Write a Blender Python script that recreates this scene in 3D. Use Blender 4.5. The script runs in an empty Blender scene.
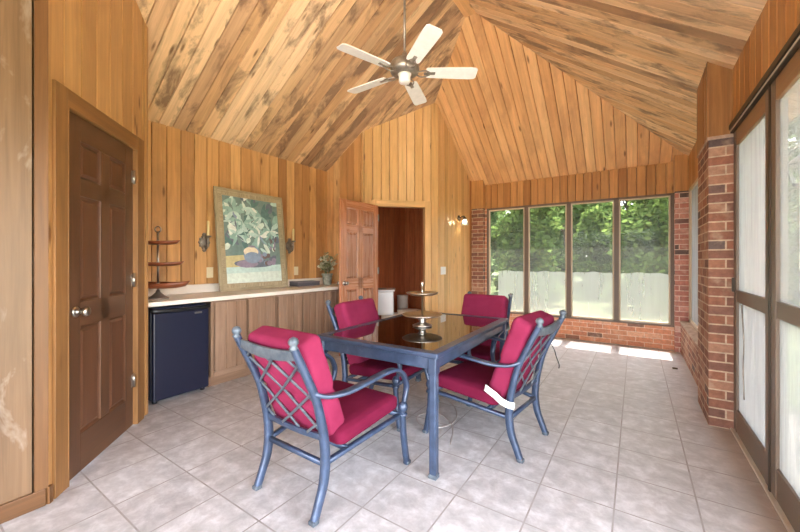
import bpy, bmesh, math, random
from mathutils import Vector, Matrix
R = math.radians
rnd = random.Random(7)
scene = bpy.context.scene
COL = scene.collection

# ------------------------------------------------------------------ materials
def s2l(c):
    return tuple(((x/255)/12.92 if x/255 <= .04045 else ((x/255+.055)/1.055)**2.4) for x in c)
def rgba(c): return s2l(c) + (1.0,)

class NT:
    def __init__(s, name):
        s.m = bpy.data.materials.new(name); s.m.use_nodes = True
        s.t = s.m.node_tree; s.t.nodes.clear()
        s.out = s.n('ShaderNodeOutputMaterial')
    def n(s, typ, **kw):
        nd = s.t.nodes.new(typ)
        for k, v in kw.items():
            if k.startswith('i_'):
                k2 = k[2:]
                nd.inputs[int(k2) if k2.isdigit() else k2.replace('_', ' ')].default_value = v
            else: setattr(nd, k, v)
        return nd
    def l(s, a, b): s.t.links.new(a, b)
    def math(s, op, a, b=None):
        nd = s.n('ShaderNodeMath', operation=op)
        for i, x in enumerate((a, b)):
            if x is None: continue
            if isinstance(x, (int, float)): nd.inputs[i].default_value = x
            else: s.l(x, nd.inputs[i])
        return nd.outputs[0]
    def mix(s, f, a, b, mode='MIX'):
        nd = s.n('ShaderNodeMix', data_type='RGBA', blend_type=mode)
        for i, x in ((0, f), (6, a), (7, b)):
            if isinstance(x, (int, float)): nd.inputs[i].default_value = x
            elif isinstance(x, tuple): nd.inputs[i].default_value = x
            else: s.l(x, nd.inputs[i])
        return nd.outputs[2]
    def ramp(s, f, stops, interp='LINEAR'):
        nd = s.n('ShaderNodeValToRGB'); cr = nd.color_ramp; cr.interpolation = interp
        while len(cr.elements) < len(stops): cr.elements.new(.5)
        for e, (p, c) in zip(cr.elements, stops): e.position = p; e.color = c
        s.l(f, nd.inputs[0]); return nd.outputs[0]
    def mr(s, f, a, b, c=0., d=1.):
        nd = s.n('ShaderNodeMapRange'); s.l(f, nd.inputs[0])
        for i, x in enumerate((a, b, c, d)): nd.inputs[i+1].default_value = x
        return nd.outputs[0]
    def noise(s, vec, scale=5., detail=4., rough=.55, dist=0.):
        nd = s.n('ShaderNodeTexNoise'); s.l(vec, nd.inputs['Vector'])
        nd.inputs['Scale'].default_value = scale; nd.inputs['Detail'].default_value = detail
        nd.inputs['Roughness'].default_value = rough; nd.inputs['Distortion'].default_value = dist
        return nd.outputs[0]
    def bsdf(s, col=None, rough=.5, metal=0., spec=.5, bump=None, bstr=.2, bdist=.002, **kw):
        b = s.n('ShaderNodeBsdfPrincipled')
        b.inputs['Metallic'].default_value = metal
        b.inputs['Specular IOR Level'].default_value = spec
        for sock, x in (('Base Color', col), ('Roughness', rough)):
            if x is None: continue
            if isinstance(x, (int, float, tuple)): b.inputs[sock].default_value = x
            else: s.l(x, b.inputs[sock])
        for k, v in kw.items(): b.inputs[k.replace('_', ' ')].default_value = v
        if bump is not None:
            bp = s.n('ShaderNodeBump'); bp.inputs['Strength'].default_value = bstr; bp.inputs['Distance'].default_value = bdist
            s.l(bump, bp.inputs['Height']); s.l(bp.outputs[0], b.inputs['Normal'])
        return b
    def done(s, b):
        s.l(b.outputs[0], s.out.inputs[0]); return s.m

def plain(name, c, rough=.5, metal=0., spec=.5, var=.0, vscale=8., **kw):
    t = NT(name); col = rgba(c)
    if var:
        tc = t.n('ShaderNodeTexCoord'); f = t.noise(tc.outputs['Object'], vscale, 5.)
        lo = tuple(x*(1-var) for x in col[:3])+(1.,); hi = tuple(min(1, x*(1+var)) for x in col[:3])+(1.,)
        col = t.ramp(f, [(.3, lo), (.7, hi)])
    return t.done(t.bsdf(col, rough, metal, spec, **kw))

def wood(name, tones, stain=(120, 90, 62), stain_amt=.5, rough=.42, spec=.4, grain=.35, knots=.8, st_scale=1.0, st_lo=.5, st_hi=.72):
    t = NT(name)
    uv = t.n('ShaderNodeUVMap'); sep = t.n('ShaderNodeSeparateXYZ'); t.l(uv.outputs[0], sep.inputs[0])
    u, v = sep.outputs[0], sep.outputs[1]
    at = t.n('ShaderNodeAttribute', attribute_name='board'); b = at.outputs['Fac']
    def vec(su, ou, sv, ov):
        c = t.n('ShaderNodeCombineXYZ')
        t.l(t.math('ADD', t.math('MULTIPLY', u, su), t.math('MULTIPLY', b, ou)), c.inputs[0])
        t.l(t.math('ADD', t.math('MULTIPLY', v, sv), t.math('MULTIPLY', b, ov)), c.inputs[1])
        return c.outputs[0]
    n = len(tones)
    base = t.ramp(b, [((i+.0)/max(1, n-1), rgba(c)) for i, c in enumerate(tones)])
    g1 = t.noise(vec(20, 53, 1.1, 17), 1., 6., .6, .8)
    g2 = t.noise(vec(150, 91, 2.5, 29), 1., 3., .6)
    lo, hi = 1-grain, 1+grain*.55
    base = t.mix(1., base, t.ramp(g1, [(.25, (lo, lo*.97, lo*.92, 1)), (.75, (hi, hi, hi, 1))]), 'MULTIPLY')
    base = t.mix(1., base, t.ramp(g2, [(.3, (1-grain*.3,)*3+(1,)), (.7, (1+grain*.15,)*3+(1,))]), 'MULTIPLY')
    if stain_amt:
        s = t.noise(vec(2.2*st_scale, 3.1, .9*st_scale, 5.7), 1., 5., .65, .4)
        sm = t.mr(s, st_lo, st_hi, 0, stain_amt)
        base = t.mix(sm, base, rgba(stain))
    if knots:
        vo = t.n('ShaderNodeTexVoronoi'); t.l(vec(8, 31, 1.9, 7), vo.inputs['Vector']); vo.inputs['Scale'].default_value = 1.
        k = t.mr(vo.outputs['Distance'], .05, .13, knots, 0)
        base = t.mix(k, base, rgba((96, 58, 28)))
    rr = t.mr(g1, .2, .8, rough-.06, rough+.1)
    return t.done(t.bsdf(base, rr, 0, spec, bump=g2, bstr=.12, bdist=.001))

M = {}
def coat(m, w, r):
    b = next(n for n in m.node_tree.nodes if n.type == 'BSDF_PRINCIPLED'); b.inputs['Coat Weight'].default_value = w; b.inputs['Coat Roughness'].default_value = r
M['wall_wood'] = wood('honey pine boards', [(186, 136, 86), (230, 184, 128), (200, 148, 94), (222, 172, 114), (170, 120, 74), (236, 192, 138)], stain=(136, 98, 62), stain_amt=.6, grain=.24)
M['far_wood'] = wood('pale pine boards', [(214, 170, 110), (228, 186, 128), (220, 176, 116), (234, 194, 138), (206, 162, 102), (226, 182, 122)], stain=(190, 144, 88), stain_amt=.45, rough=.3, spec=.5, grain=.22)
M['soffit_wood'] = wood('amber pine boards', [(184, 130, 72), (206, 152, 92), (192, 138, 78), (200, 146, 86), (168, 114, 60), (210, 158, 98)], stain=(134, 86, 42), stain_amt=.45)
M['ceil_wood'] = wood('ceiling pine boards', [(224, 182, 134), (244, 212, 170), (170, 130, 96), (240, 204, 158), (204, 162, 118), (248, 218, 178), (232, 192, 146), (186, 148, 114)], stain=(126, 98, 76), stain_amt=.85, grain=.28, st_scale=2.1, st_lo=.5, st_hi=.63)
M['hip_wood'] = wood('reddish ceiling pine', [(224, 172, 116), (236, 188, 132), (216, 162, 106), (232, 182, 126)], stain=(166, 118, 80), stain_amt=.6, st_scale=1.3, grain=.24)
M['near_wood'] = wood('near wall boards', [(182, 138, 88), (198, 152, 100), (188, 142, 92), (204, 160, 108)], stain=(146, 102, 60), stain_amt=.5, knots=.8, grain=.25)
M['worn_ply'] = wood('worn plywood', [(114, 88, 64), (124, 98, 72)], stain=(150, 134, 120), stain_amt=.7, knots=.0, st_scale=2.6, st_lo=.57, st_hi=.66, grain=.3)
M['trim_wood'] = wood('brown trim', [(104, 70, 40), (116, 80, 48), (98, 66, 38)], stain=(90, 60, 38), stain_amt=.5, knots=.3)
M['casing_wood'] = wood('brown casing', [(134, 94, 54), (146, 104, 62), (128, 88, 50)], stain=(104, 72, 44), stain_amt=.5, knots=.3)
M['far_trim'] = wood('honey trim', [(222, 178, 122), (228, 186, 130)], stain=(196, 150, 98), stain_amt=.4, knots=.2, rough=.3)
M['door_dark'] = wood('dark stained door', [(92, 62, 43), (104, 72, 50), (84, 56, 38)], stain=(70, 48, 34), stain_amt=.6, knots=0, rough=.33, st_scale=2)
M['door_panel_dark'] = wood('russet door panel', [(98, 64, 44), (92, 60, 42)], stain=(86, 56, 38), stain_amt=.6, knots=0, rough=.33, st_scale=2)
M['door_red'] = wood('reddish door', [(186, 122, 86), (192, 130, 94)], stain=(168, 110, 80), stain_amt=.4, knots=0, rough=.25, spec=.8, grain=.2)
M['door_panel_red'] = wood('reddish door panel', [(168, 112, 84), (174, 120, 90)], stain=(144, 100, 78), stain_amt=.4, knots=0, rough=.25, spec=.8, grain=.2)
for k_ in ('door_red', 'door_panel_red'): coat(M[k_], .9, .22)
coat(M['far_wood'], .35, .3)
M['cap_wood'] = wood('brown cap boards', [(150, 104, 58), (164, 116, 68)], stain=(112, 76, 42), stain_amt=.5)
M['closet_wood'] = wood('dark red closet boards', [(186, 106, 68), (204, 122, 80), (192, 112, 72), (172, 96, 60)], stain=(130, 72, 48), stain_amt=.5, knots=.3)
M['cab_wood'] = wood('weathered cabinet wood', [(150, 120, 98), (166, 136, 114), (142, 112, 90), (158, 128, 106)], stain=(112, 88, 70), stain_amt=.5, knots=.2)
M['tray_wood'] = wood('red brown tray wood', [(126, 66, 42), (138, 76, 48)], stain=(84, 42, 28), stain_amt=.4, knots=0, rough=.3)
M['door_frame'] = plain('taupe door frame', (112, 96, 82), .4, 0, .5, .1, 3.)
M['head_wood'] = wood('door head wood', [(150, 116, 82), (160, 124, 88)], stain=(110, 84, 58), stain_amt=.4, knots=0)

def brick(name, c1, c2, mort, seed=0.):
    t = NT(name); uv = t.n('ShaderNodeUVMap')
    mp = t.n('ShaderNodeMapping'); t.l(uv.outputs[0], mp.inputs[0]); mp.inputs['Location'].default_value = (seed, .0, 0)
    br = t.n('ShaderNodeTexBrick'); t.l(mp.outputs[0], br.inputs[0])
    br.inputs['Color1'].default_value = (0, 0, 0, 1); br.inputs['Color2'].default_value = (1, 1, 1, 1); br.inputs['Mortar'].default_value = (.5, .5, .5, 1)
    br.inputs['Scale'].default_value = 1.; br.inputs['Mortar Size'].default_value = .0055; br.inputs['Mortar Smooth'].default_value = .15
    br.inputs['Brick Width'].default_value = .205; br.inputs['Row Height'].default_value = .0685; br.inputs['Bias'].default_value = 0.
    n1 = t.noise(mp.outputs[0], 26., 5., .7); n2 = t.noise(mp.outputs[0], 4.5, 4., .6)
    bc_ = t.ramp(br.outputs['Color'], [(0., rgba(c1)), (.3, rgba(c2)), (.5, rgba(tuple(x*.93 for x in c1))), (.7, rgba(tuple((x+y)/2 for x, y in zip(c1, mort)))), (.86, rgba(c1)), (.95, rgba((104, 88, 84)))])
    bc_ = t.mix(br.outputs['Fac'], bc_, rgba(mort))
    c = t.mix(1., bc_, t.ramp(n1, [(.3, (.72, .72, .72, 1)), (.7, (1.18, 1.15, 1.12, 1))]), 'MULTIPLY')
    c = t.mix(t.mr(n2, .56, .7, 0, .5), c, rgba(mort))
    h = t.math('SUBTRACT', t.math('MULTIPLY', n1, .3), br.outputs['Fac'])
    return t.done(t.bsdf(c, .8, 0, .25, bump=h, bstr=.7, bdist=.006))
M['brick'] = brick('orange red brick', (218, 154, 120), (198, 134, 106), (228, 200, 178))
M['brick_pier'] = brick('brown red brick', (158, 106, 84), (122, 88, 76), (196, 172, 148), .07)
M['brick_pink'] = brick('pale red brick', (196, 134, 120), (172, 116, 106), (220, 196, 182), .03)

def tiles():
    t = NT('stone look floor tile'); tc = t.n('ShaderNodeTexCoord')
    mp = t.n('ShaderNodeMapping'); t.l(tc.outputs['Object'], mp.inputs[0]); mp.inputs['Location'].default_value = (.088+.345*60, -1.0+.3405*60, 0)
    br = t.n('ShaderNodeTexBrick', offset=0., squash=1.); t.l(mp.outputs[0], br.inputs[0])
    br.inputs['Color1'].default_value = (0, 0, 0, 1); br.inputs['Color2'].default_value = (1, 1, 1, 1)
    br.inputs['Mortar'].default_value = (.5, .5, .5, 1)
    br.inputs['Scale'].default_value = 1.; br.inputs['Mortar Size'].default_value = .0042; br.inputs['Mortar Smooth'].default_value = .1
    br.inputs['Brick Width'].default_value = .345; br.inputs['Row Height'].default_value = .3405
    n1 = t.noise(tc.outputs['Object'], 10., 7., .66, .3); n2 = t.noise(tc.outputs['Object'], 38., 4., .7)
    c = t.ramp(n1, [(.28, rgba((138, 134, 134))), (.5, rgba((174, 171, 172))), (.7, rgba((212, 211, 213)))])
    c = t.mix(.25, c, t.ramp(br.outputs['Color'], [(0, rgba((178, 176, 177))), (1, rgba((208, 208, 210)))]))
    c = t.mix(1., c, t.ramp(n2, [(.3, (.93, .93, .93, 1)), (.7, (1.04, 1.04, 1.04, 1))]), 'MULTIPLY')
    # worn brown dirt along the doors on the right
    sx = t.n('ShaderNodeSeparateXYZ'); t.l(tc.outputs['Object'], sx.inputs[0])
    dirt = t.math('MULTIPLY', t.mr(t.math('ADD', sx.outputs[0], t.math('MULTIPLY', n1, .12)), .46, .58), .55)
    c = t.mix(dirt, c, rgba((150, 124, 98)))
    c = t.mix(t.math('MULTIPLY', br.outputs['Fac'], t.mr(n1, .3, .62, .35, 1.)), c, rgba((134, 126, 122)))
    h = t.math('SUBTRACT', t.math('MULTIPLY', n1, .25), br.outputs['Fac'])
    return t.done(t.bsdf(c, t.mr(n1, .2, .8, .28, .5), 0, .5, bump=h, bstr=.35, bdist=.003))
M['tile'] = tiles()

def metal_paint():
    t = NT('slate blue metal'); tc = t.n('ShaderNodeTexCoord')
    n = t.noise(tc.outputs['Object'], 14., 5., .6)
    c = t.ramp(n, [(.3, rgba((46, 59, 82))), (.65, rgba((62, 78, 106))), (.82, rgba((98, 112, 134)))])
    return t.done(t.bsdf(c, .38, .35, .5))
M['slate'] = metal_paint(); coat(M['slate'], .5, .25)
def metal_patina():
    t = NT('greenish grey metal'); tc = t.n('ShaderNodeTexCoord')
    n = t.noise(tc.outputs['Object'], 22., 5., .6)
    c = t.ramp(n, [(.3, rgba((68, 78, 90))), (.7, rgba((106, 114, 122)))])
    return t.done(t.bsdf(c, .42, .3, .5))
M['patina'] = metal_patina()
def fabric(name, c, c2):
    t = NT(name); tc = t.n('ShaderNodeTexCoord')
    n = t.noise(tc.outputs['Object'], 5., 4., .6); w = t.noise(tc.outputs['Object'], 420., 2., .5)
    col = t.ramp(n, [(.3, rgba(c)), (.7, rgba(c2))])
    return t.done(t.bsdf(col, .9, 0, .08, bump=w, bstr=.25, bdist=.001))
M['cushion'] = fabric('crimson cushion', (118, 34, 62), (136, 45, 76))
M['cushion_seat'] = fabric('wine seat cushion', (94, 20, 46), (108, 27, 55))
M['white_cloth'] = plain('white tag cloth', (236, 236, 232), .7)
M['silver'] = plain('aged silver', (190, 182, 172), .28, 1., .5, .15, 30.)
M['pewter'] = plain('pewter', (150, 140, 130), .4, .7, .5, .3, 20.)
M['nickel'] = plain('brushed nickel', (178, 172, 164), .3, 1.)
M['brass'] = plain('brass', (196, 168, 96), .35, .9)
M['fan_white'] = plain('weathered white blade', (240, 238, 232), .5, 0, .4, .06, 18.)
M['fan_metal'] = plain('antique nickel', (150, 142, 132), .38, .7, .5, .25, 24.)
M['white_lam'] = plain('off white laminate', (232, 224, 212), .35, 0, .5, .04)
M['white_enamel'] = plain('white porcelain', (240, 240, 240), .2)
M['beige_enamel'] = plain('cream plastic', (222, 208, 190), .35)
M['fridge'] = plain('navy black enamel', (27, 30, 50), .32, 0, .5)
M['black'] = plain('black plastic', (22, 22, 24), .4)
M['ivory'] = plain('ivory plastic', (226, 212, 176), .4)
M['white_pl'] = plain('white plastic', (244, 243, 240), .35)
M['bronze'] = plain('dark bronze', (62, 52, 42), .45, .5)
M['candle'] = plain('ivory wax', (236, 216, 160), .45)
M['gilt'] = wood('worn gilt frame', [(176, 162, 130), (190, 176, 146)], stain=(122, 114, 94), stain_amt=.6, knots=0, rough=.5, st_scale=10)
M['frame_brown'] = plain('taupe window frame', (104, 86, 72), .45)
M['frame_buff'] = plain('buff window bead', (196, 178, 154), .5)
M['alum'] = plain('dull aluminium', (206, 198, 184), .45, .3)
M['bark'] = plain('bark', (92, 78, 62), .9, 0, .2, .3, 6.)
M['concrete'] = plain('stucco ledge', (176, 152, 134), .9, 0, .2, .3, 22.)
M['roofing'] = plain('roof felt', (80, 76, 72), .9)

def leaf(name, c1, c2):
    t = NT(name); at = t.n('ShaderNodeAttribute', attribute_name='board')
    oi = t.n('ShaderNodeObjectInfo')
    f = t.math('FRACT', t.math('ADD', at.outputs['Fac'], t.math('MULTIPLY', oi.outputs['Random'], .35)))
    c = t.ramp(f, [(0, rgba(c1)), (1, rgba(c2))])
    d = t.n('ShaderNodeBsdfDiffuse'); tr = t.n('ShaderNodeBsdfTranslucent'); t.l(c, d.inputs[0]); t.l(c, tr.inputs[0])
    mx = t.n('ShaderNodeMixShader'); mx.inputs[0].default_value = .4; t.l(d.outputs[0], mx.inputs[1]); t.l(tr.outputs[0], mx.inputs[2])
    t.l(mx.outputs[0], t.out.inputs[0]); return t.m
M['leaf_a'] = leaf('tree leaf', (80, 106, 56), (162, 182, 110))
M['leaf_b'] = leaf('tree leaf blue green', (80, 108, 68), (154, 176, 122))
M['leaf_c'] = leaf('bush leaf', (62, 84, 44), (128, 150, 80))
M['leaf_pot'] = leaf('variegated leaf', (120, 130, 92), (236, 232, 208))
def lawn():
    t = NT('dry lawn'); tc = t.n('ShaderNodeTexCoord')
    n = t.noise(tc.outputs['Object'], .5, 5., .6); n2 = t.noise(tc.outputs['Object'], 9., 4., .7)
    c = t.ramp(n, [(.3, rgba((60, 72, 42))), (.5, rgba((80, 90, 58))), (.74, rgba((142, 140, 112)))])
    c = t.mix(1., c, t.ramp(n2, [(.3, (.7, .75, .65, 1)), (.7, (1.15, 1.15, 1.1, 1))]), 'MULTIPLY')
    return t.done(t.bsdf(c, .9, 0, .1))
M['lawn'] = lawn()

def glass(name, tint, gloss=1., rough=.01, ior=1.5):
    t = NT(name)
    fr = t.n('ShaderNodeFresnel'); fr.inputs[0].default_value = ior
    tr = t.n('ShaderNodeBsdfTransparent'); tr.inputs[0].default_value = tint
    gl = t.n('ShaderNodeBsdfGlossy'); gl.inputs['Roughness'].default_value = rough
    mx = t.n('ShaderNodeMixShader'); t.l(t.math('MULTIPLY', fr.outputs[0], gloss), mx.inputs[0])
    t.l(tr.outputs[0], mx.inputs[1]); t.l(gl.outputs[0], mx.inputs[2]); t.l(mx.outputs[0], t.out.inputs[0]); return t.m
M['glass'] = glass('clear pane', (.9, .92, .9, 1), .6)
M['screen_glass'] = glass('pane with grey insect screen', (.56, .56, .56, 1), .1)
def add_mesh_haze(m, amt):
    nt = m.node_tree; out = nt.nodes['Material Output']; src = out.inputs[0].links[0].from_socket
    d = nt.nodes.new('ShaderNodeBsdfDiffuse'); d.inputs[0].default_value = (.34, .34, .33, 1); tl = nt.nodes.new('ShaderNodeBsdfTranslucent'); tl.inputs[0].default_value = (.34, .34, .33, 1)
    a = nt.nodes.new('ShaderNodeMixShader'); nt.links.new(d.outputs[0], a.inputs[1]); nt.links.new(tl.outputs[0], a.inputs[2])
    x = nt.nodes.new('ShaderNodeMixShader'); x.inputs[0].default_value = amt; nt.links.new(src, x.inputs[1]); nt.links.new(a.outputs[0], x.inputs[2]); nt.links.new(x.outputs[0], out.inputs[0])
add_mesh_haze(M['screen_glass'], .045)
M['table_glass'] = glass('smoked brown glass', (.34, .2, .11, 1), 1.5, .012, 4.5)
def film(name, dens, col=(236, 236, 230), streak=.25):
    t = NT(name); tc = t.n('ShaderNodeTexCoord')
    mp = t.n('ShaderNodeMapping'); t.l(tc.outputs['Object'], mp.inputs[0]); mp.inputs['Scale'].default_value = (14, 14, 1.2)
    n = t.noise(mp.outputs[0], 1., 5., .65, .5)
    tr = t.n('ShaderNodeBsdfTransparent')
    d = t.n('ShaderNodeBsdfDiffuse'); d.inputs[0].default_value = rgba(col)
    tl = t.n('ShaderNodeBsdfTranslucent'); tl.inputs[0].default_value = rgba(col)
    m1 = t.n('ShaderNodeMixShader'); m1.inputs[0].default_value = .6; t.l(d.outputs[0], m1.inputs[1]); t.l(tl.outputs[0], m1.inputs[2])
    m2 = t.n('ShaderNodeMixShader'); t.l(t.mr(n, .25, .75, max(0, dens-streak), min(1, dens+streak)), m2.inputs[0])
    t.l(tr.outputs[0], m2.inputs[1]); t.l(m1.outputs[0], m2.inputs[2]); t.l(m2.outputs[0], t.out.inputs[0]); return t.m
M['film'] = film('cloudy plastic film', .5, (160, 163, 158), streak=.04)
M['film_thin'] = film('thin hazy plastic film', .3, (200, 200, 196), streak=.1)
M['film_mid'] = film('hazy plastic film', .55, (192, 194, 194), streak=.2)
M['film_heavy'] = film('dirty plastic sheet', .72, (190, 192, 194), .2)
def emit(name, c, st):
    t = NT(name); e = t.n('ShaderNodeEmission'); e.inputs[0].default_value = rgba(c); e.inputs[1].default_value = st
    t.l(e.outputs[0], t.out.inputs[0]); return t.m
M['bulb'] = emit('lit bulb', (255, 232, 190), 9.)
def frosted():
    t = NT('frosted shade'); b = t.bsdf((.95, .93, .88, 1), .3, 0, .5, Transmission_Weight=.7); return t.done(b)
M['frosted'] = frosted()

# ------------------------------------------------------------------ mesh builder
class MB:
    def __init__(s): s.v = []; s.f = []; s.m = []; s.uv = []; s.b = []; s.sm = []
    def face(s, pts, mat=0, uv=None, board=.5, smooth=False):
        i = len(s.v); s.v += [tuple(p) for p in pts]; s.f.append(tuple(range(i, i+len(pts))))
        s.m.append(mat); s.uv.append(uv or [(0, 0)]*len(pts)); s.b.append(board); s.sm.append(smooth)
    def mesh(s, vs, fs, mat=0, smooth=True, board=.5, uvf=None):
        i = len(s.v); s.v += [tuple(p) for p in vs]
        for f in fs:
            s.f.append(tuple(i+k for k in f)); s.m.append(mat); s.b.append(board); s.sm.append(smooth)
            s.uv.append([uvf(vs[k]) for k in f] if uvf else [(vs[k][0]+vs[k][1], vs[k][2]) for k in f])
    def box(s, x0, x1, y0, y1, z0, z1, mat=0, board=None, grain=None, mtx=None):
        if board is None: board = rnd.random()
        x0, x1 = sorted((x0, x1)); y0, y1 = sorted((y0, y1)); z0, z1 = sorted((z0, z1))
        d = (x1-x0, y1-y0, z1-z0)
        if grain is None: grain = max(range(3), key=lambda k: d[k])
        P = [Vector((x, y, z)) for x in (x0, x1) for y in (y0, y1) for z in (z0, z1)]
        for idx, ax in (((0, 1, 3, 2), 0), ((4, 6, 7, 5), 0), ((0, 4, 5, 1), 1), ((2, 3, 7, 6), 1), ((0, 2, 6, 4), 2), ((1, 5, 7, 3), 2)):
            oth = [k for k in range(3) if k != ax]
            if grain == 3: u_, v_ = (oth[0], oth[1])           # brick: u horizontal, v = z
            elif grain in oth: v_ = grain; u_ = [k for k in oth if k != grain][0]
            else: u_, v_ = oth
            pts = [P[k] for k in idx]
            uv = [(p[u_], p[v_]) for p in pts]
            if mtx is not None: pts = [mtx @ p for p in pts]
            s.face(pts, mat, uv, board)
        return s
    def lathe(s, prof, c=(0, 0, 0), n=20, mat=0, mtx=None, board=.5):
        vs = []; fs = []
        for r, z in prof:
            for k in range(n):
                a = 2*math.pi*k/n; p = Vector((r*math.cos(a), r*math.sin(a), z))
                if mtx is not None: p = mtx @ p
                vs.append(p+Vector(c))
        m = len(prof)
        for j in range(m-1):
            for k in range(n):
                fs.append((j*n+k, j*n+(k+1) % n, (j+1)*n+(k+1) % n, (j+1)*n+k))
        fs.append(tuple(range(n-1, -1, -1))); fs.append(tuple((m-1)*n+k for k in range(n)))
        s.mesh(vs, fs, mat, True, board); return s
    def ball(s, c, r, mat=0, n=12, sz=1.):
        prof = [(max(1e-4, r*math.sin(math.pi*k/8)), -r*sz*math.cos(math.pi*k/8)) for k in range(9)]
        return s.lathe(prof, c, n, mat)
    def sweep(s, pts, w, h, side=(1, 0, 0), mat=0, sub=4, ch=.25, board=.5, grain=False, closed=False):
        P = [Vector(p) for p in pts]
        W = w if isinstance(w, (list, tuple)) else [w]*len(P); H = h if isinstance(h, (list, tuple)) else [h]*len(P)
        if sub > 1 and len(P) > 2:
            Q = []; QW = []; QH = []; n = len(P)
            rng = range(n) if closed else range(n-1)
            for i in rng:
                if closed: p0, p1, p2, p3 = P[(i-1) % n], P[i], P[(i+1) % n], P[(i+2) % n]
                else: p0, p1, p2, p3 = P[max(0, i-1)], P[i], P[i+1], P[min(n-1, i+2)]
                for k in range(sub):
                    t = k/sub
                    Q.append(.5*((2*p1)+(p2-p0)*t+(2*p0-5*p1+4*p2-p3)*t*t+(3*p1-p0-3*p2+p3)*t**3))
                    j = (i+1) % n
                    QW.append(W[i]*(1-t)+W[j]*t); QH.append(H[i]*(1-t)+H[j]*t)
            if not closed: Q.append(P[-1]); QW.append(W[-1]); QH.append(H[-1])
            P, W, H = Q, QW, QH
        n = len(P); S = Vector(side).normalized(); vs = []; fs = []; L = 0.; uvs = []
        for i, p in enumerate(P):
            if closed: t = (P[(i+1) % n]-P[i-1])
            else: t = P[min(n-1, i+1)]-P[max(0, i-1)]
            t.normalize(); a = S-t*S.dot(t)
            if a.length < 1e-4: a = Vector((0, 1, 0))-t*t.y
            a.normalize(); b = t.cross(a)
            hw, hh = W[i]/2, H[i]/2; cw = min(hw, hh)*ch*1.2
            for (x, y) in ((hw, -hh+cw), (hw, hh-cw), (hw-cw, hh), (-hw+cw, hh), (-hw, hh-cw), (-hw, -hh+cw), (-hw+cw, -hh), (hw-cw, -hh)):
                vs.append(p+a*x+b*y)
        for i in range(n if closed else n-1):
            j = (i+1) % n
            for k in range(8): fs.append((i*8+k, i*8+(k+1) % 8, j*8+(k+1) % 8, j*8+k))
        if not closed: fs.append(tuple(range(7, -1, -1))); fs.append(tuple((n-1)*8+k for k in range(8)))
        s.mesh(vs, fs, mat, True, board); return s
    def tube(s, pts, r, mat=0, sub=4, n=8, board=.5, closed=False):
        rr = r if isinstance(r, (list, tuple)) else [r]*len(pts)
        return s.sweep(pts, [2*x for x in rr], [2*x for x in rr], (0.3, .2, 1), mat, sub, .58, board, closed=closed)
    def cushion(s, c, sx, sy, sz, r, puff=.15, mat=0, n=10, mtx=None, fn=None):
        bm = bmesh.new(); bmesh.ops.create_cube(bm, size=2.)
        bmesh.ops.subdivide_edges(bm, edges=bm.edges[:], cuts=n, use_grid_fill=True)
        vs = []; hx, hy, hz = sx/2, sy/2, sz/2
        for v in bm.verts:
            p = Vector((v.co.x*hx, v.co.y*hy, v.co.z*hz))
            q = Vector((max(-hx+r, min(hx-r, p.x)), max(-hy+r, min(hy-r, p.y)), max(-hz+r, min(hz-r, p.z))))
            d = p-q
            if d.length > 1e-6: p = q+d.normalized()*r
            p.z *= 1+puff*(1-(p.x/hx)**2)*(1-(p.y/hy)**2)
            if fn: p = fn(p)
            if mtx is not None: p = mtx @ p
            vs.append(p+Vector(c))
        bm.verts.index_update(); fs = [tuple(v.index for v in f.verts) for f in bm.faces]; bm.free()
        s.mesh(vs, fs, mat, True); return s
    def build(s, name, mats, parent=None, loc=None, bevel=0., kind=None, weld=False):
        me = bpy.data.meshes.new(name); me.from_pydata(s.v, [], s.f)
        if not isinstance(mats, (list, tuple)): mats = [mats]
        for m in mats: me.materials.append(M[m] if isinstance(m, str) else m)
        me.polygons.foreach_set('material_index', s.m); me.polygons.foreach_set('use_smooth', s.sm)
        uvl = me.uv_layers.new(name='UVMap'); flat = []
        for f in s.uv:
            for u in f: flat += [u[0], u[1]]
        uvl.data.foreach_set('uv', flat)
        at = me.attributes.new('board', 'FLOAT', 'FACE'); at.data.foreach_set('value', s.b)
        me.update()
        if bevel:
            b = bmesh.new(); b.from_mesh(me); bmesh.ops.remove_doubles(b, verts=b.verts, dist=1e-5); b.to_mesh(me); b.free()
        o = bpy.data.objects.new(name, me); COL.objects.link(o)
        if parent: o.parent = parent
        if loc: o.location = loc
        if bevel:
            md = o.modifiers.new('bevel', 'BEVEL'); md.width = bevel; md.segments = 2; md.limit_method = 'ANGLE'; md.angle_limit = R(40)
        if kind: o['kind'] = kind
        return o

def tag(o, label, cat, group=None, kind=None):
    o['label'] = label; o['category'] = cat
    if group: o['group'] = group
    if kind: o['kind'] = kind
    return o
def empty(name, label, cat, loc=(0, 0, 0), rz=0., group=None, kind=None):
    o = bpy.data.objects.new(name, None); COL.objects.link(o); o.location = loc; o.rotation_euler = (0, 0, rz)
    o.empty_display_size = .1
    return tag(o, label, cat, group, kind)
def kids(o): return [c for c in bpy.data.objects if c.parent == o]
def dup(o, loc, rz, parent=None):
    c = o.copy(); COL.objects.link(c)
    if parent: c.parent = parent
    else: c.location = loc; c.rotation_euler = (0, 0, rz)
    for k in kids(o): dup(k, None, None, c)
    return c

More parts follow.
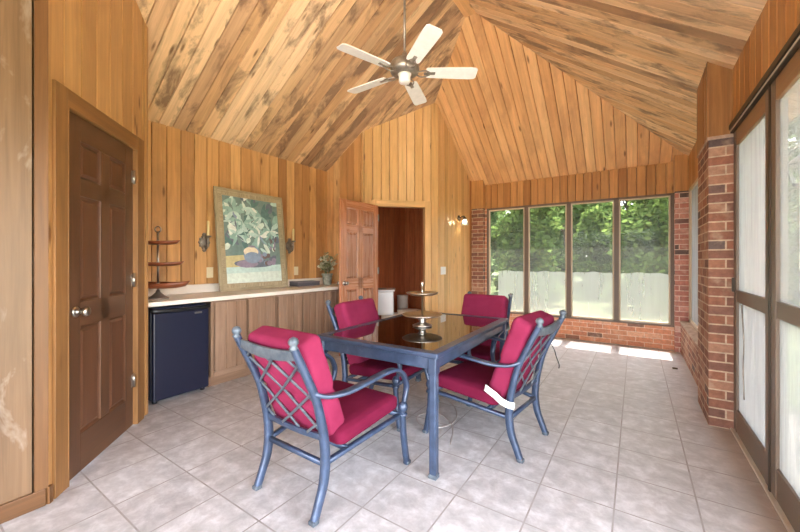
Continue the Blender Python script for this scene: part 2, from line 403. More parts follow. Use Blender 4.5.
def clip(poly, ax, lim, keep_ge):
    out = []
    for i in range(len(poly)):
        a, b = poly[i], poly[(i+1) % len(poly)]
        ia = (a[ax] >= lim-1e-9) if keep_ge else (a[ax] <= lim+1e-9)
        ib = (b[ax] >= lim-1e-9) if keep_ge else (b[ax] <= lim+1e-9)
        if ia: out.append(a)
        if ia != ib:
            t = (lim-a[ax])/(b[ax]-a[ax]); out.append((a[0]+t*(b[0]-a[0]), a[1]+t*(b[1]-a[1])))
    return out
def area(p): return .5*sum(p[i][0]*p[(i+1) % len(p)][1]-p[(i+1) % len(p)][0]*p[i][1] for i in range(len(p)))
def planks(mb, P0, U, V, polys, bw=.13, seed=0, g=.0055, dep=.026, mat=0, off=0., back=.08):
    """boards across U, grain along V, faces looking along U x V, with V grooves cut between boards"""
    P0, U, V = Vector(P0), Vector(U).normalized(), Vector(V).normalized(); N = U.cross(V)
    for poly in polys:
        if area(poly) < 0: poly = poly[::-1]
        us = [p[0] for p in poly]; k0 = math.floor((min(us)-off)/bw); k1 = math.ceil((max(us)-off)/bw)
        for k in range(k0, k1):
            a, b = off+k*bw, off+(k+1)*bw; br = random.Random(k*7919+seed*101).random()
            for (l, h, f) in ((a, a+g, lambda u: -dep*(1-(u-a)/g)), (a+g, b-g, lambda u: 0.), (b-g, b, lambda u: -dep*(1-(b-u)/g))):
                q = clip(clip(poly, 0, l, True), 0, h, False)
                if len(q) < 3 or abs(area(q)) < 1e-7: continue
                mb.face([P0+U*x+V*y+N*f(x) for x, y in q], mat, [(x, y) for x, y in q], br)
        if back:
            mb.face([P0+U*x+V*y-N*back for x, y in poly][::-1], mat, [(x, y) for x, y in poly], .5)
    return mb
# ------------------------------------------------------------------ the setting
ST = 'structure'
YW = 6.05                       # far window wall
XR, XL = .58, -3.97             # right door wall, left counter wall
MLS, MFS, MRS = .667, .726, .714
ZT = 4.12                       # ridge strip
XLR = XL+(ZT-2.6)/MLS; XRR = XR-(ZT-2.6)/MRS; YAP = YW-(ZT-2.568)/MFS; YE = YW-(2.6-2.568)/MFS
YN = -2.6
A = (-2.457, .477); B = (-3.243, 1.206); RC = (-3.257, 3.889); CC = (-2.46, 4.686)
zl = lambda x: 2.6+(x-XL)*MLS
zf = lambda y: 2.568+(YW-y)*MFS
zr = lambda x: 2.6+(XR-x)*MRS
def rect(u0, u1, v0, v1): return [(u0, v0), (u1, v0), (u1, v1), (u0, v1)]
def struct(mb, name, mats, label, cat, **k):
    return tag(mb.build(name, mats, kind=ST, **k), label, cat)

f = MB().box(-4.1, .66, YN, 6.25, -.15, 0); struct(f, 'floor', 'tile', 'pale stone look square tile floor of the sunroom', 'floor')

# ceiling: three boarded slopes and the flat strip under the ridge
c = MB()
nl, nf, nr = (math.hypot(1, m) for m in (MLS, MFS, MRS))
planks(c, (XL, 0, 2.6), (0, 1, 0), (1, 0, MLS), [[(y, (x-XL)*nl) for x, y in ((-4.4, YN-.3), (XLR, YN-.3), (XLR, YAP), (XL, YE), (-4.4, YE+.3))]], .128, 11, mat=0, off=.04)
planks(c, (0, YW, 2.568), (1, 0, 0), (0, -1, MFS), [[(x, (YW-y)*nf) for x, y in ((-4.4, 6.46), (1.0, 6.46), (XR, YE), (XRR, YAP), (XLR, YAP), (XL, YE))]], .128, 12, mat=1, off=.02)
planks(c, (XR, 0, 2.6), (0, -1, 0), (-1, 0, MRS), [[(-y, (XR-x)*nr) for x, y in ((1.0, YN-.3), (1.0, 6.4), (XR, YE), (XRR, YAP), (XRR, YN-.3))]], .11, 13, mat=2, off=.03)
c.face([(XLR, YN-.3, ZT), (XLR, YAP, ZT), (XRR, YAP, ZT), (XRR, YN-.3, ZT)], 1, [(0, -3), (0, 4), (.14, 4), (.14, -3)], .4)
c.face([(XLR, YN-.3, ZT+.1), (XRR, YN-.3, ZT+.1), (XRR, YAP, ZT+.1), (XLR, YAP, ZT+.1)], 1)
ro = MB()  # unseen roof cover, added to block light leaking along the hips
for q in ([(-4.5, YN-.4), (XLR, YN-.4), (XLR, YAP), (XL, YE), (-4.5, 6.46)], ): ro.face([(x, y, zl(x)+.22) for x, y in q][::-1]); ro.face([(x, y, zl(x)+.2) for x, y in q])
q = [(-4.5, 6.46), (1.05, 6.46), (XR, YE), (XRR, YAP), (XLR, YAP), (XL, YE)]; ro.face([(x, y, zf(y)+.22) for x, y in q]); ro.face([(x, y, zf(y)+.2) for x, y in q][::-1])
q = [(1.05, YN-.4), (1.05, 6.46), (XR, YE), (XRR, YAP), (XRR, YN-.4)]; ro.face([(x, y, zr(x)+.22) for x, y in q]); ro.face([(x, y, zr(x)+.2) for x, y in q][::-1])
q = [(XLR, YN-.4), (XRR, YN-.4), (XRR, YAP), (XLR, YAP)]; ro.face([(x, y, ZT+.22) for x, y in q])
struct(ro, 'roof', 'roofing', 'unseen outer roof above the boarded ceiling, added against light leaks', 'roof')
struct(c, 'ceiling', ['ceil_wood', 'hip_wood', 'ceil_wood'], 'vaulted ceiling of sloping pine boards meeting at a ridge', 'ceiling')

w = planks(MB(), (XL, 0, 0), (0, 1, 0), (0, 0, 1), [rect(1.1, 3.95, 0, 2.62)], .135, 21, off=.03)
struct(w, 'wall_left', 'wall_wood', 'honey pine board wall behind the white counter', 'wall')
w = planks(MB(), (B[0], B[1], 0), (-1, 0, 0), (0, 0, 1), [[(0, 0), (.8, 0), (.8, 2.55), (0, zl(B[0])+.02)]], .135, 22, back=.05)
struct(w, 'wall_near_return', 'near_wood', 'short board wall at the near end of the counter', 'wall')
d1 = Vector((B[0]-A[0], B[1]-A[1], 0)); L1 = d1.length; d1.normalize()
DU0, DU1, DH = .127, .887, 2.055
za, zb = zl(A[0])+.02, zl(B[0])+.02
zi = lambda u: za+(zb-za)*u/L1
w = planks(MB(), (A[0], A[1], 0), d1, (0, 0, 1), [[(0, 0), (DU0, 0), (DU0, zi(DU0)), (0, za)], [(DU0, DH), (DU1, DH), (DU1, zi(DU1)), (DU0, zi(DU0))], [(DU1, 0), (L1, 0), (L1, zb), (DU1, zi(DU1))]], .145, 23, off=-.02)
struct(w, 'wall_near_door', 'near_wood', 'angled honey board wall around the closed brown door', 'wall')
w = planks(MB(), (A[0], 0, 0), (0, 1, 0), (0, 0, 1), [[(YN, 0), (A[1], 0), (A[1], za), (YN, za)]], 1.2, 24, off=.43)
struct(w, 'wall_near_left', 'worn_ply', 'worn pale plywood wall at the near left edge', 'wall')
w = planks(MB(), (XL, RC[1], 0), (1, 0, 0), (0, 0, 1), [[(0, 0), (RC[0]-XL, 0), (RC[0]-XL, zl(RC[0])+.02), (0, 2.62)]], .135, 25)
struct(w, 'wall_far_return', 'wall_wood', 'narrow shaded board wall behind the open reddish door', 'wall')
d2 = Vector((1, 1, 0)).normalized(); L2 = (CC[0]-RC[0])*math.sqrt(2)
O0, O1, OH = .2, .93, 2.02
ya, yb = zl(RC[0])+.02, zl(CC[0])+.03
yi = lambda u: ya+(yb-ya)*u/L2
w = planks(MB(), (RC[0], RC[1], 0), d2, (0, 0, 1), [[(0, 0), (O0, 0), (O0, yi(O0)), (0, ya)], [(O0, OH), (O1, OH), (O1, yi(O1)), (O0, yi(O0))], [(O1, 0), (L2, 0), (L2, yb), (O1, yi(O1))]], .125, 26, off=.02)
struct(w, 'wall_far_door', 'far_wood', 'angled pale pine board wall around the open doorway', 'wall')
w = planks(MB(), (CC[0], 0, 0), (0, 1, 0), (0, 0, 1), [[(CC[1], 0), (6.1, 0), (6.1, zf(6.1)+.1), (5.0, zf(5.0)+.04), (CC[1], yb)]], .125, 27, off=.03)
struct(w, 'wall_far_left', 'far_wood', 'pale pine board wall carrying the lit lamp and switch', 'wall')

# dark powder room behind the open doorway
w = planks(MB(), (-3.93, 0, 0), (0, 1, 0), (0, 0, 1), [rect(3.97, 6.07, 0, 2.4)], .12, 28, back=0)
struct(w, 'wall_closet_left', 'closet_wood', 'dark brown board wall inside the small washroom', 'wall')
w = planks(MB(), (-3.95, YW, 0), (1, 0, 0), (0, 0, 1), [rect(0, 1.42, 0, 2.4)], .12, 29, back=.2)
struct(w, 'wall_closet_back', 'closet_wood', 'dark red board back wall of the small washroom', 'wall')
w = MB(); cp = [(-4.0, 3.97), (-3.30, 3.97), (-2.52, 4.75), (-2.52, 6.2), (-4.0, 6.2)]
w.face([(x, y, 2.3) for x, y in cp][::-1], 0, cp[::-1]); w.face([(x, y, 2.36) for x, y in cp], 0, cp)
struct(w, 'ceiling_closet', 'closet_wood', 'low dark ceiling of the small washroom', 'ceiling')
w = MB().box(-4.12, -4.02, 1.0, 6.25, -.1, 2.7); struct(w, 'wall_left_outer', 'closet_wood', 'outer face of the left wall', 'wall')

# far window wall
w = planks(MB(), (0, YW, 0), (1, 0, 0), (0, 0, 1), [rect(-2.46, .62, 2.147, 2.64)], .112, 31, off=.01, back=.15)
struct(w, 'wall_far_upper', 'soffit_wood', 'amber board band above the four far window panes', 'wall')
w = MB().box(-2.5, .7, YW, 6.25, -.1, .322, 0, .5, 3)
w.box(-2.5, -2.2, YW, 6.25, .322, 2.16, 0, .5, 3); w.box(.437, .7, YW, 6.25, .322, 2.16, 0, .5, 3)
struct(w, 'wall_far_lower', 'brick', 'low orange brick wall under the far windows', 'wall')
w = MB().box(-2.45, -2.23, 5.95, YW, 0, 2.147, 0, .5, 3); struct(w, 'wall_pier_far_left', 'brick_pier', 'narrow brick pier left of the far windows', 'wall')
w = MB().box(.437, .62, 5.95, YW, 0, 2.147, 0, .5, 3); struct(w, 'wall_pier_far_right', 'brick_pink', 'pale red brick pier right of the far windows', 'wall')
w = MB().box(-2.455, -2.23, 5.945, YW, 2.147, 2.7, 0, .3, 2).box(-2.46, -2.445, 5.9, 6.0, 0, 2.65, 0, .8, 2); struct(w, 'trim_1', 'soffit_wood', 'boxed amber boards above the far left brick pier', 'trim')
w = MB().box(.43, .62, 5.945, YW, 2.147, 2.63, 0, .6, 2); struct(w, 'trim_2', 'soffit_wood', 'boxed amber boards above the far right brick pier', 'trim')

def bar(mb, y0, y1, x0, x1, z0, z1, m): mb.box(x0, x1, y0, y1, z0, z1, m)
win = empty('window_1', 'wide far window of four tall panes with cloudy film on the lower halves', 'window', (0, YW, 0), kind=ST)
fr = MB()
WX0, WX1, WZ0, WZ1 = -2.2, .437, .322, 2.147
fr.box(WX0, WX0+.035, .0, .07, WZ0, WZ1); fr.box(WX1-.04, WX1, 0, .07, WZ0, WZ1)
fr.box(WX0, WX1, 0, .07, WZ1-.03, WZ1); fr.box(WX0, WX1, -.01, .09, WZ0-.005, WZ0+.022)
for mx in (-1.518, -.872, -.233): fr.box(mx-.03, mx+.03, 0, .07, WZ0, WZ1)
fr.build('window_frame', 'frame_brown', win, bevel=.003)
cells = [(WX0+.035, -1.548), (-1.488, -.902), (-.842, -.263), (-.203, WX1-.04)]
for i, (x0, x1) in enumerate(cells):
    bd = MB(); z0, z1 = WZ0+.022, WZ1-.03; t = .02
    bd.box(x0, x0+t, .012, .05, z0, z1).box(x1-t, x1, .012, .05, z0, z1).box(x0, x1, .012, .05, z0, z0+t).box(x0, x1, .012, .05, z1-t, z1)
    bd.build('pane_bead', 'frame_buff', win, bevel=.002)
    MB().box(x0+t, x1-t, .028, .032, z0+t, z1-t).build('pane', 'screen_glass', win)
    fm = MB(); n = 16; top = 1.035; ph = (.4, 1.7, 0., 2.4)[i]
    xs = [x0+t+(x1-x0-2*t)*k/n for k in range(n+1)]
    zt = [top+.016*math.sin(math.pi*k/n)+.006*math.sin(k*.9+ph) for k in range(n+1)]
    s0 = 4 if i == 0 else 0
    for k in range(s0 if i == 0 else 0, n):
        fm.face([(xs[k], .024, z0+t), (xs[k+1], .024, z0+t), (xs[k+1], .024, zt[k+1]), (xs[k], .024, zt[k])], 0, smooth=True)
    fm.build('plastic_film', 'film', win)

# right hand wall: brick pier, narrow window, sliding screen doors
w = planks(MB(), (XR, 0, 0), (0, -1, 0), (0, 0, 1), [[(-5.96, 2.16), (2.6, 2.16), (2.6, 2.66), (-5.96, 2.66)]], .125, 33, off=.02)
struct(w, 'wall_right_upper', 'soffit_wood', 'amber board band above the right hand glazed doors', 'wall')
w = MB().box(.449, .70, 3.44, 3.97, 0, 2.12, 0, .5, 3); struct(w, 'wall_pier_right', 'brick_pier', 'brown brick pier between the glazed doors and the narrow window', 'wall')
w = MB().box(.449, .62, 3.44, 3.97, 2.135, 2.76, 0, .35, 2).box(.441, .449, 3.435, 3.5, 2.135, 2.76, 0, .8, 2).box(.441, .449, 3.52, 3.6, 2.135, 2.76, 0, .1, 2).box(.441, .449, 3.62, 3.97, 2.135, 2.76, 0, .5, 2)
struct(w, 'trim_3', 'cap_wood', 'boxed wood cap standing on the right brick pier', 'trim')
w = MB().box(.44, .64, 3.43, 3.98, 2.112, 2.137); struct(w, 'trim_4', 'concrete', 'thin mortar cap on top of the right brick pier', 'trim', bevel=.004)
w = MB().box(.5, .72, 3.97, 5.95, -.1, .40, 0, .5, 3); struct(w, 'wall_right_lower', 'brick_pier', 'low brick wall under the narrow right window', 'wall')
w = MB().box(.485, .72, 3.97, 5.95, .40, .425); struct(w, 'trim_5', 'concrete', 'rough ledge under the narrow right window', 'trim', bevel=.006)
win = empty('window_2', 'narrow white film covered window behind the right brick pier', 'window', (XR, 0, 0), kind=ST)
fr = MB(); bar(fr, 5.86, 5.95, 0, .06, .425, 2.16, 0); bar(fr, 3.97, 4.03, 0, .06, .425, 2.16, 0); bar(fr, 3.97, 5.95, 0, .06, 2.12, 2.16, 0); bar(fr, 3.97, 5.95, 0, .06, .425, .46, 0); bar(fr, 4.93, 4.98, 0, .06, .425, 2.16, 0)
fr.build('window_frame', 'frame_buff', win, bevel=.003)
for y0, y1 in ((4.03, 4.93), (4.98, 5.86)):
    MB().box(.03, .034, y0, y1, .46, 2.12).build('pane', 'screen_glass', win)
    MB().box(.022, .024, y0, y1, .46, 2.12).build('plastic_film', 'film_heavy', win)

def screen_door(name, label, y0, y1, up, dense):
    d = empty(name, label, 'door', (XR, 0, 0), kind=ST)
    st = .075
    fm = MB(); bar(fm, y0, y0+st, .005, .05, .015, 2.14, 0); bar(fm, y1-st, y1, .005, .05, .015, 2.14, 0)
    bar(fm, y0+st, y1-st, .008, .047, .93, 1.015, 0); bar(fm, y0+st, y1-st, .008, .047, .015, .175, 0)
    fm.build('door_frame', 'door_frame', d, bevel=.004)
    fm = MB(); bar(fm, y0+st, y1-st, .006, .049, 2.03, 2.14, 0); fm.build('top_rail', 'head_wood', d, bevel=.004)
    for z0, z1, m in ((1.015, 2.03, up), (.175, .93, dense)):
        MB().box(.026, .03, y0+st, y1-st, z0, z1).build('pane', 'screen_glass', d)
        if m: MB().box(.02, .022, y0+st, y1-st, z0, z1).build('plastic_film', m, d)
    return d
d3 = screen_door('door_3', 'glazed screen door beside the right brick pier', 2.62, 3.435, 'film_mid', 'film_heavy')
MB().box(-.008, .008, 3.40, 3.42, 1.0, 1.10).build('latch', 'bronze', d3, bevel=.003)
cr = MB().tube([(.016, 3.26, .92), (.014, 3.22, .80), (.015, 3.20, .66), (.014, 3.215, .5), (.016, 3.20, .30)], .004, 0, 5, 6); cr.build('film_fold', 'pewter', d3)
d4 = screen_door('door_4', 'glazed screen door at the right edge of the view', 1.785, 2.60, 'film_thin', 'film_mid')
w = MB().box(XR-.012, XR+.08, YN, 3.44, 2.14, 2.165).box(XR-.02, XR+.0, YN, 3.44, 2.165, 2.20); struct(w, 'trim_6', 'bronze', 'dark door track above the right hand glazed doors', 'trim', bevel=.003)
w = MB().box(XR-.014, XR-.004, YN, 3.44, 2.148, 2.158); struct(w, 'trim_7', 'alum', 'bright aluminium lip along the door track', 'trim')
w = MB().box(XR-.012, XR+.08, YN, 3.44, 0, .014); struct(w, 'trim_8', 'alum', 'pale metal threshold along the right hand doors', 'trim', bevel=.003)
w = MB().box(XR, XR+.06, 2.598, 2.622, .014, 2.14); struct(w, 'trim_9', 'bronze', 'dark post between the two glazed doors', 'trim')
w = MB()  # unseen stretch of the right wall, left open to admit daylight
for y in (1.73, .9, .05, -.8, -1.7, -2.6): w.box(XR, XR+.07, y-.04, y+.04, 0, 2.15)
struct(w, 'trim_10', 'door_frame', 'posts of the unseen side left open for daylight', 'trim')

# unseen near end behind the camera, left open to let daylight in
w = planks(MB(), (0, YN, 0), (-1, 0, 0), (0, 0, 1), [[(-.7, 2.3), (4.2, 2.3), (4.2, zl(-4.2)), (-XLR, ZT+.02), (-XRR, ZT+.02), (-.7, zr(.7))]], .13, 35)
struct(w, 'wall_near_gable', 'wall_wood', 'boarded gable over the unseen near end left open for daylight', 'wall')
w = MB()
for x in (.6, -.4, -1.4, -2.42): w.box(x-.05, x+.05, YN-.05, YN+.02, 0, 2.3)
struct(w, 'trim_11', 'trim_wood', 'posts of the unseen near end left open for daylight', 'trim')

# baseboards and door trims
w = MB().box(A[0], A[0]+.016, YN, A[1]-.005, 0, .085)
struct(w, 'baseboard_near_left', 'trim_wood', 'brown baseboard under the worn plywood wall', 'baseboard', bevel=.003)
def on_wall(P, d):   # local frame: x along the wall, y out of the wall into the room, z up
    d = Vector(d); n = d.cross(Vector((0, 0, 1)))
    return Matrix(((d.x, n.x, 0, P[0]), (d.y, n.y, 0, P[1]), (0, 0, 1, 0), (0, 0, 0, 1)))
M1 = on_wall(A, d1); M2 = on_wall(RC, d2)
w = MB().box(-.006, .02, 0, .016, 0, .085, mtx=M1); struct(w, 'baseboard_near_door', 'trim_wood', 'short brown baseboard return beside the door casing', 'baseboard')
w = MB().box(A[0], A[0]+.012, A[1]-.045, A[1]+.004, .085, za-.05); struct(w, 'trim_12', 'trim_wood', 'dark corner strip beside the closed brown door', 'trim')
w = MB().box(L1-.03, L1+.004, -.02, .006, 0, zb-.02, mtx=M1); struct(w, 'trim_13', 'near_wood', 'corner strip at the near end of the counter', 'trim')
def casing(name, Mx, u0, u1, h, wd, m, label, jamb):
    c = MB()
    c.box(u0-wd, u0, 0, .018, 0, h+wd, board=.3, mtx=Mx); c.box(u1, u1+wd, 0, .018, 0, h+wd, board=.6, mtx=Mx); c.box(u0, u1, 0, .017, h, h+wd, board=.8, grain=0, mtx=Mx)
    c.box(u0-.004, u0+.008, -.10, .02, 0, h, board=.2, mtx=Mx); c.box(u1-.008, u1+.004, -.10, .02, 0, h, board=.2, mtx=Mx); c.box(u0, u1, -.10, .019, h-.008, h+.004, board=.4, grain=0, mtx=Mx)
    return struct(c, name, m, label, 'trim', bevel=.003)
casing('trim_14', M1, DU0, DU1, DH, .095, 'casing_wood', 'brown casing around the closed door', 1)
casing('trim_15', M2, O0, O1, OH, .085, 'far_trim', 'pale honey casing around the open doorway', 1)

def panel_door(name, label, W, H, T, m, mp, loc, ux, knob_side, hinges=True):
    """six panel door; local x across, y thickness (-y towards the room), z up"""
    d = empty(name, label, 'door', loc, math.atan2(ux[1], ux[0]), kind=ST)
    st, cs = .105, .10; zz = [(.0, .22), (.83, .98), (1.585, 1.69), (1.90, H)]
    s = MB(); hy = T/2
    s.box(0, st, -hy, hy, 0, H); s.box(W-st, W, -hy, hy, 0, H); s.box(W/2-cs/2, W/2+cs/2, -hy, hy, .22, 1.90)
    for a, b in zz: s.box(st, W-st, -hy, hy, a, b, grain=0)
    sl = s.build('slab', m, d, bevel=.005)
    for x0, x1 in ((st, W/2-cs/2), (W/2+cs/2, W-st)):
        for z0, z1 in ((.22, .83), (.98, 1.585), (1.69, 1.90)):
            p = MB(); b = rnd.random()
            for sg in (1, -1):
                o = [(x0, z0), (x1, z0), (x1, z1), (x0, z1)]; i = [(x0+.03, z0+.03), (x1-.03, z0+.03), (x1-.03, z1-.03), (x0+.03, z1-.03)]
                q = [(x0+.012, z0+.012), (x1-.012, z0+.012), (x1-.012, z1-.012), (x0+.012, z1-.012)]
                yo, yq, yi_ = sg*(hy-.006), sg*(hy-.014), sg*(hy-.005)
                for (pa, ya_), (pb, yb_) in (((o, yo), (q, yq)), ((q, yq), (i, yi_))):
                    for k in range(4):
                        k2 = (k+1) % 4; v = [(pa[k][0], ya_, pa[k][1]), (pa[k2][0], ya_, pa[k2][1]), (pb[k2][0], yb_, pb[k2][1]), (pb[k][0], yb_, pb[k][1])]
                        p.face(v if sg < 0 else v[::-1], 0, [(a[0], a[2]) for a in (v if sg < 0 else v[::-1])], b)
                v = [(a, yi_, c_) for a, c_ in i]; v = v if sg < 0 else v[::-1]
                p.face(v, 0, [(a[0], a[2]) for a in v], b)
            p.build('raised_panel', mp, sl)
    kx = .06 if knob_side < 0 else W-.06
    k = MB()
    for sg in (1, -1):
        mt = Matrix.Rotation(-sg*math.pi/2, 4, 'X')
        k.lathe([(.03, 0), (.032, .004), (.026, .010), (.011, .014), (.010, .032), (.022, .040), (.027, .052), (.024, .064), (.012, .069)], (kx, sg*hy, .925), 18, 0, mt)
    k.build('door_knob', 'nickel', d)
    hx = W if knob_side < 0 else 0
    if hinges:
        for z in (.33, 1.07, 1.83):
            h = MB().box(hx-.028, hx+.026, -hy-.004, -hy-.001, z-.045, z+.045).lathe([(.007, -.05), (.007, .05)], (hx, -hy-.007, z), 10)
            h.build('hinge', 'nickel', d)
    return d
p = M1 @ Vector((DU0+.03, -.02, .008))
door1 = panel_door('door_1', 'closed dark brown six panel door on the near left', .70, 2.04, .036, 'door_dark', 'door_panel_dark', p, d1, -1)
MB().box(-.026, -.021, -.012, .02, .89, .955).build('strike_plate', 'brass', door1, bevel=.002)
# open door: hinge on the left jamb, swung out over the end of the counter
hp = Vector((-3.095, 4.03, .01)); fe = Vector((-3.118, 3.275, .01)); dd = (fe-hp).normalized()
door2 = panel_door('door_2', 'open reddish six panel door swung out beside the counter', .75, 2.005, .036, 'door_red', 'door_panel_red', fe, -dd, -1, hinges=False)
for z in (.33, 1.07, 1.83):
    MB().box(.735, .77, -.022, -.018, z-.045, z+.045).lathe([(.007, -.05), (.007, .05)], (.757, -.022, z), 10).build('hinge', 'nickel', door2)
# ------------------------------------------------------------------ counter, fridge and cabinets
CT = .875
ct = empty('countertop', 'long off white laminate counter running along the board wall', 'countertop', (-3.66, 2.55, CT))
MB().box(-.29, .315, -1.335, 1.33, -.04, 0).build('slab', 'white_lam', ct, bevel=.006)
MB().box(-.305, -.285, -1.335, 1.33, 0, .09).build('backsplash', 'white_lam', ct, bevel=.004)

fg = empty('mini_fridge', 'small navy black fridge under the near end of the counter', 'fridge', (-3.36, 1.527, 0))
MB().box(-.52, -.055, -.232, .232, .025, .815).build('body', 'fridge', fg, bevel=.006)
dm = MB().box(-.05, 0, -.232, .232, .03, .775); dm.build('door', 'fridge', fg, bevel=.012)
hm = MB().sweep([(-.03, -.23, .795), (-.008, -.2, .792), (-.002, 0, .786), (-.008, .2, .792), (-.03, .23, .795)], .05, .03, (1, 0, 0), 0, 4); hm.build('handle', 'black', fg)
MB().box(0, .004, .10, .165, .735, .752).build('badge', 'nickel', fg, bevel=.001)
for y in (-.2, .2): MB().lathe([(.02, 0), (.02, .03)], (-.06, y, 0), 10).build('foot', 'black', fg)

def cabinet(y0, y1, doors, label):
    c = empty('base_cabinet', label, 'cabinet', (-3.38, (y0+y1)/2, 0), group='base cabinets under the counter'); yc = (y0+y1)/2
    b = MB().box(-.56, -.02, y0-yc, y1-yc, .10, .83, grain=2).box(-.56, -.05, y0-yc, y1-yc, 0, .10, grain=1); b.build('body', 'cab_wood', c)
    fm = MB()
    ys = [y0]+[v for d in doors for v in d]+[y1]
    for a, e in zip(ys[0::2], ys[1::2]): fm.box(-.02, -.004, a-yc, e-yc, .10, .83, grain=2)
    for a, e in doors: fm.box(-.02, .006, a-yc, e-yc, .10, .148, grain=1).box(-.02, 0, a-yc, e-yc, .805, .83, grain=1)
    fm.build('face_frame', 'cab_wood', c, bevel=.002)
    for a, e in doors:
        n = 3; bw = (e-a)/n
        dmb = planks(MB(), (.02, a-yc, 0), (0, 1, 0), (0, 0, 1), [rect(0, n*bw, .155, .812)], bw, rnd.randint(0, 99), g=.006, dep=.009, back=.019)
        for yy in (a+.001, e-.001): dmb.box(.001, .0199, yy-yc-.001, yy-yc+.001, .155, .812)
        dmb.box(.001, .0199, a-yc, e-yc, .154, .156, grain=1).box(.001, .0199, a-yc, e-yc, .811, .813, grain=1)
        dmb.build('door', 'cab_wood', c)
    return c
cabinet(1.79, 2.515, [(1.815, 2.145), (2.17, 2.495)], 'weathered plank door base cabinet right beside the navy fridge')
cabinet(2.518, 3.235, [(2.54, 2.875), (2.905, 3.215)], 'weathered plank door base cabinet, second along from the fridge')
cabinet(3.238, 3.88, [(3.26, 3.54), (3.57, 3.86)], 'shaded plank door base cabinet behind the open reddish door')

# framed painting leaning on the wall
PW, PH = .905, 1.19
bx, tx = -3.80, -3.935
tilt = math.asin((bx-tx)/PH)
pt = empty('framed_painting', 'large gilt framed painting of a vase under green leaves, leaning on the wall', 'painting', (bx, 2.555, CT))
pt.rotation_euler = (0, -tilt, 0)
F = .085; hw = PW/2
fm = MB()
for k, (y0, y1, z0, z1, g) in enumerate(((-hw, hw, 0, F, 1), (-hw, hw, PH-F, PH, 1), (-hw, -hw+F, F, PH-F, 2), (hw-F, hw, F, PH-F, 2))): fm.box(-.0, .022, y0, y1, z0, z1, grain=g)
for y0, y1, z0, z1, g in ((-hw+.012, hw-.012, .012, .03, 1), (-hw+.012, hw-.012, PH-.03, PH-.012, 1), (-hw+.012, -hw+.03, .012, PH-.012, 2), (hw-.03, hw-.012, .012, PH-.012, 2)): fm.box(.022, .030, y0, y1, z0, z1, grain=g)
for i in range(46):
    z = F+.0+(PH-2*F)*i/45
    for y in (-hw+.058, hw-.058): fm.box(.022, .027, y-.02, y+.02, z, z+.013)
for i in range(34):
    y = -hw+F+(PW-2*F)*i/33
    for z in (.058, PH-.058): fm.box(.022, .027, y-.007, y+.007, z-.02, z+.02)
fm.build('frame', 'gilt', pt, bevel=.003)
pc = [(122, 146, 142), (214, 228, 218), (98, 130, 128), (152, 188, 180), (192, 218, 212), (230, 236, 230), (140, 158, 182), (230, 218, 194), (150, 140, 160), (112, 122, 136), (200, 190, 144), (120, 104, 104)]
pm = [plain('paint %d' % i, c_, .45, 0, .3, .12, 25.) for i, c_ in enumerate(pc)]
cv = MB(); r2 = random.Random(5); lay = [0]
y0, y1, z0, z1 = -hw+F, hw-F, F, PH-F
def pp(pts, m):
    lay[0] += 1; x = .010+lay[0]*.00002
    cl = [(min(y1, max(y0, a)), min(z1, max(z0, b))) for a, b in pts]
    if abs(area(cl)) < 1e-6: return
    if area(cl) < 0: cl = cl[::-1]
    cv.face([(x, a, b) for a, b in cl], m)
def ell(cy, cz, ry, rz, m, a=0., n=18): pp([(cy+ry*math.cos(t)*math.cos(a)-rz*math.sin(t)*math.sin(a), cz+ry*math.cos(t)*math.sin(a)+rz*math.sin(t)*math.cos(a)) for t in [2*math.pi*k/n for k in range(n)]], m)
def almond(cy, cz, L, wd, a, m):
    P = [(0, 0), (.25, .42), (.55, .5), (.85, .22), (1, 0), (.85, -.22), (.55, -.5), (.25, -.42)]
    pp([(cy+L*p*math.cos(a)-wd*q*math.sin(a), cz+L*p*math.sin(a)+wd*q*math.cos(a)) for p, q in P], m)
pp([(y0, z0), (y1, z0), (y1, z1), (y0, z1)], 0)
for i in range(70): ell(r2.uniform(y0, y1), r2.uniform(.42, z1), r2.uniform(.02, .09), r2.uniform(.015, .05), r2.choice([0, 2, 9, 3, 1, 4, 2]), r2.uniform(0, 3))
for i in range(23): almond(r2.uniform(y0, y1-.3), r2.uniform(.6, z1), r2.uniform(.06, .2), r2.uniform(.03, .06), r2.uniform(0, 6.3), r2.choice([1, 5, 4]))
pp([(y0, .40), (-.1, .42), (-.1, .36), (y0, .33)], 10); pp([(y0, .36), (-.05, .38), (-.02, .28), (y0, .26)], 10)
pp([(y0, z0), (y1, z0), (y1, .30), (y0, .27)], 4); pp([(y0, z0), (y1, z0), (y1, .22), (y0, .20)], 1)
# fanning leaves
for cy, cz, n, L in ((-.12, .80, 11, .2), (.13, .90, 10, .18), (-.24, .93, 9, .14), (.24, .72, 9, .16), (0, 1.0, 9, .13), (-.2, .66, 9, .16), (.08, .66, 8, .15)):
    for k in range(n):
        a = 6.28*k/n+r2.uniform(-.2, .2); almond(cy, cz, L*r2.uniform(.7, 1.15), .05*r2.uniform(.6, 1.2), a, r2.choice([2, 3, 3, 4, 4, 5, 0, 6]))
for k in range(16): almond(.0+r2.uniform(-.3, .3), .55+r2.uniform(-.04, .18), .12, .02, r2.uniform(.2, 2.9), r2.choice([3, 4, 2, 9]))
ell(.0, .315, .27, .05, 9); ell(-.1, .31, .14, .045, 8)
for k in range(16): ell(.16+r2.uniform(-.13, .13), .36+r2.uniform(-.05, .07), .032, .028, r2.choice([8, 8, 6, 11, 9]))
ell(-.03, .42, .115, .105, 6); ell(-.045, .455, .098, .06, 7); ell(-.03, .385, .11, .068, 6); ell(-.03, .52, .05, .012, 8)
for k in range(10): almond(.27+r2.uniform(-.04, .04), .5+r2.uniform(-.05, .1), .07, .025, r2.uniform(1, 2.4), r2.choice([11, 8, 3]))
cv.build('canvas', pm, pt)
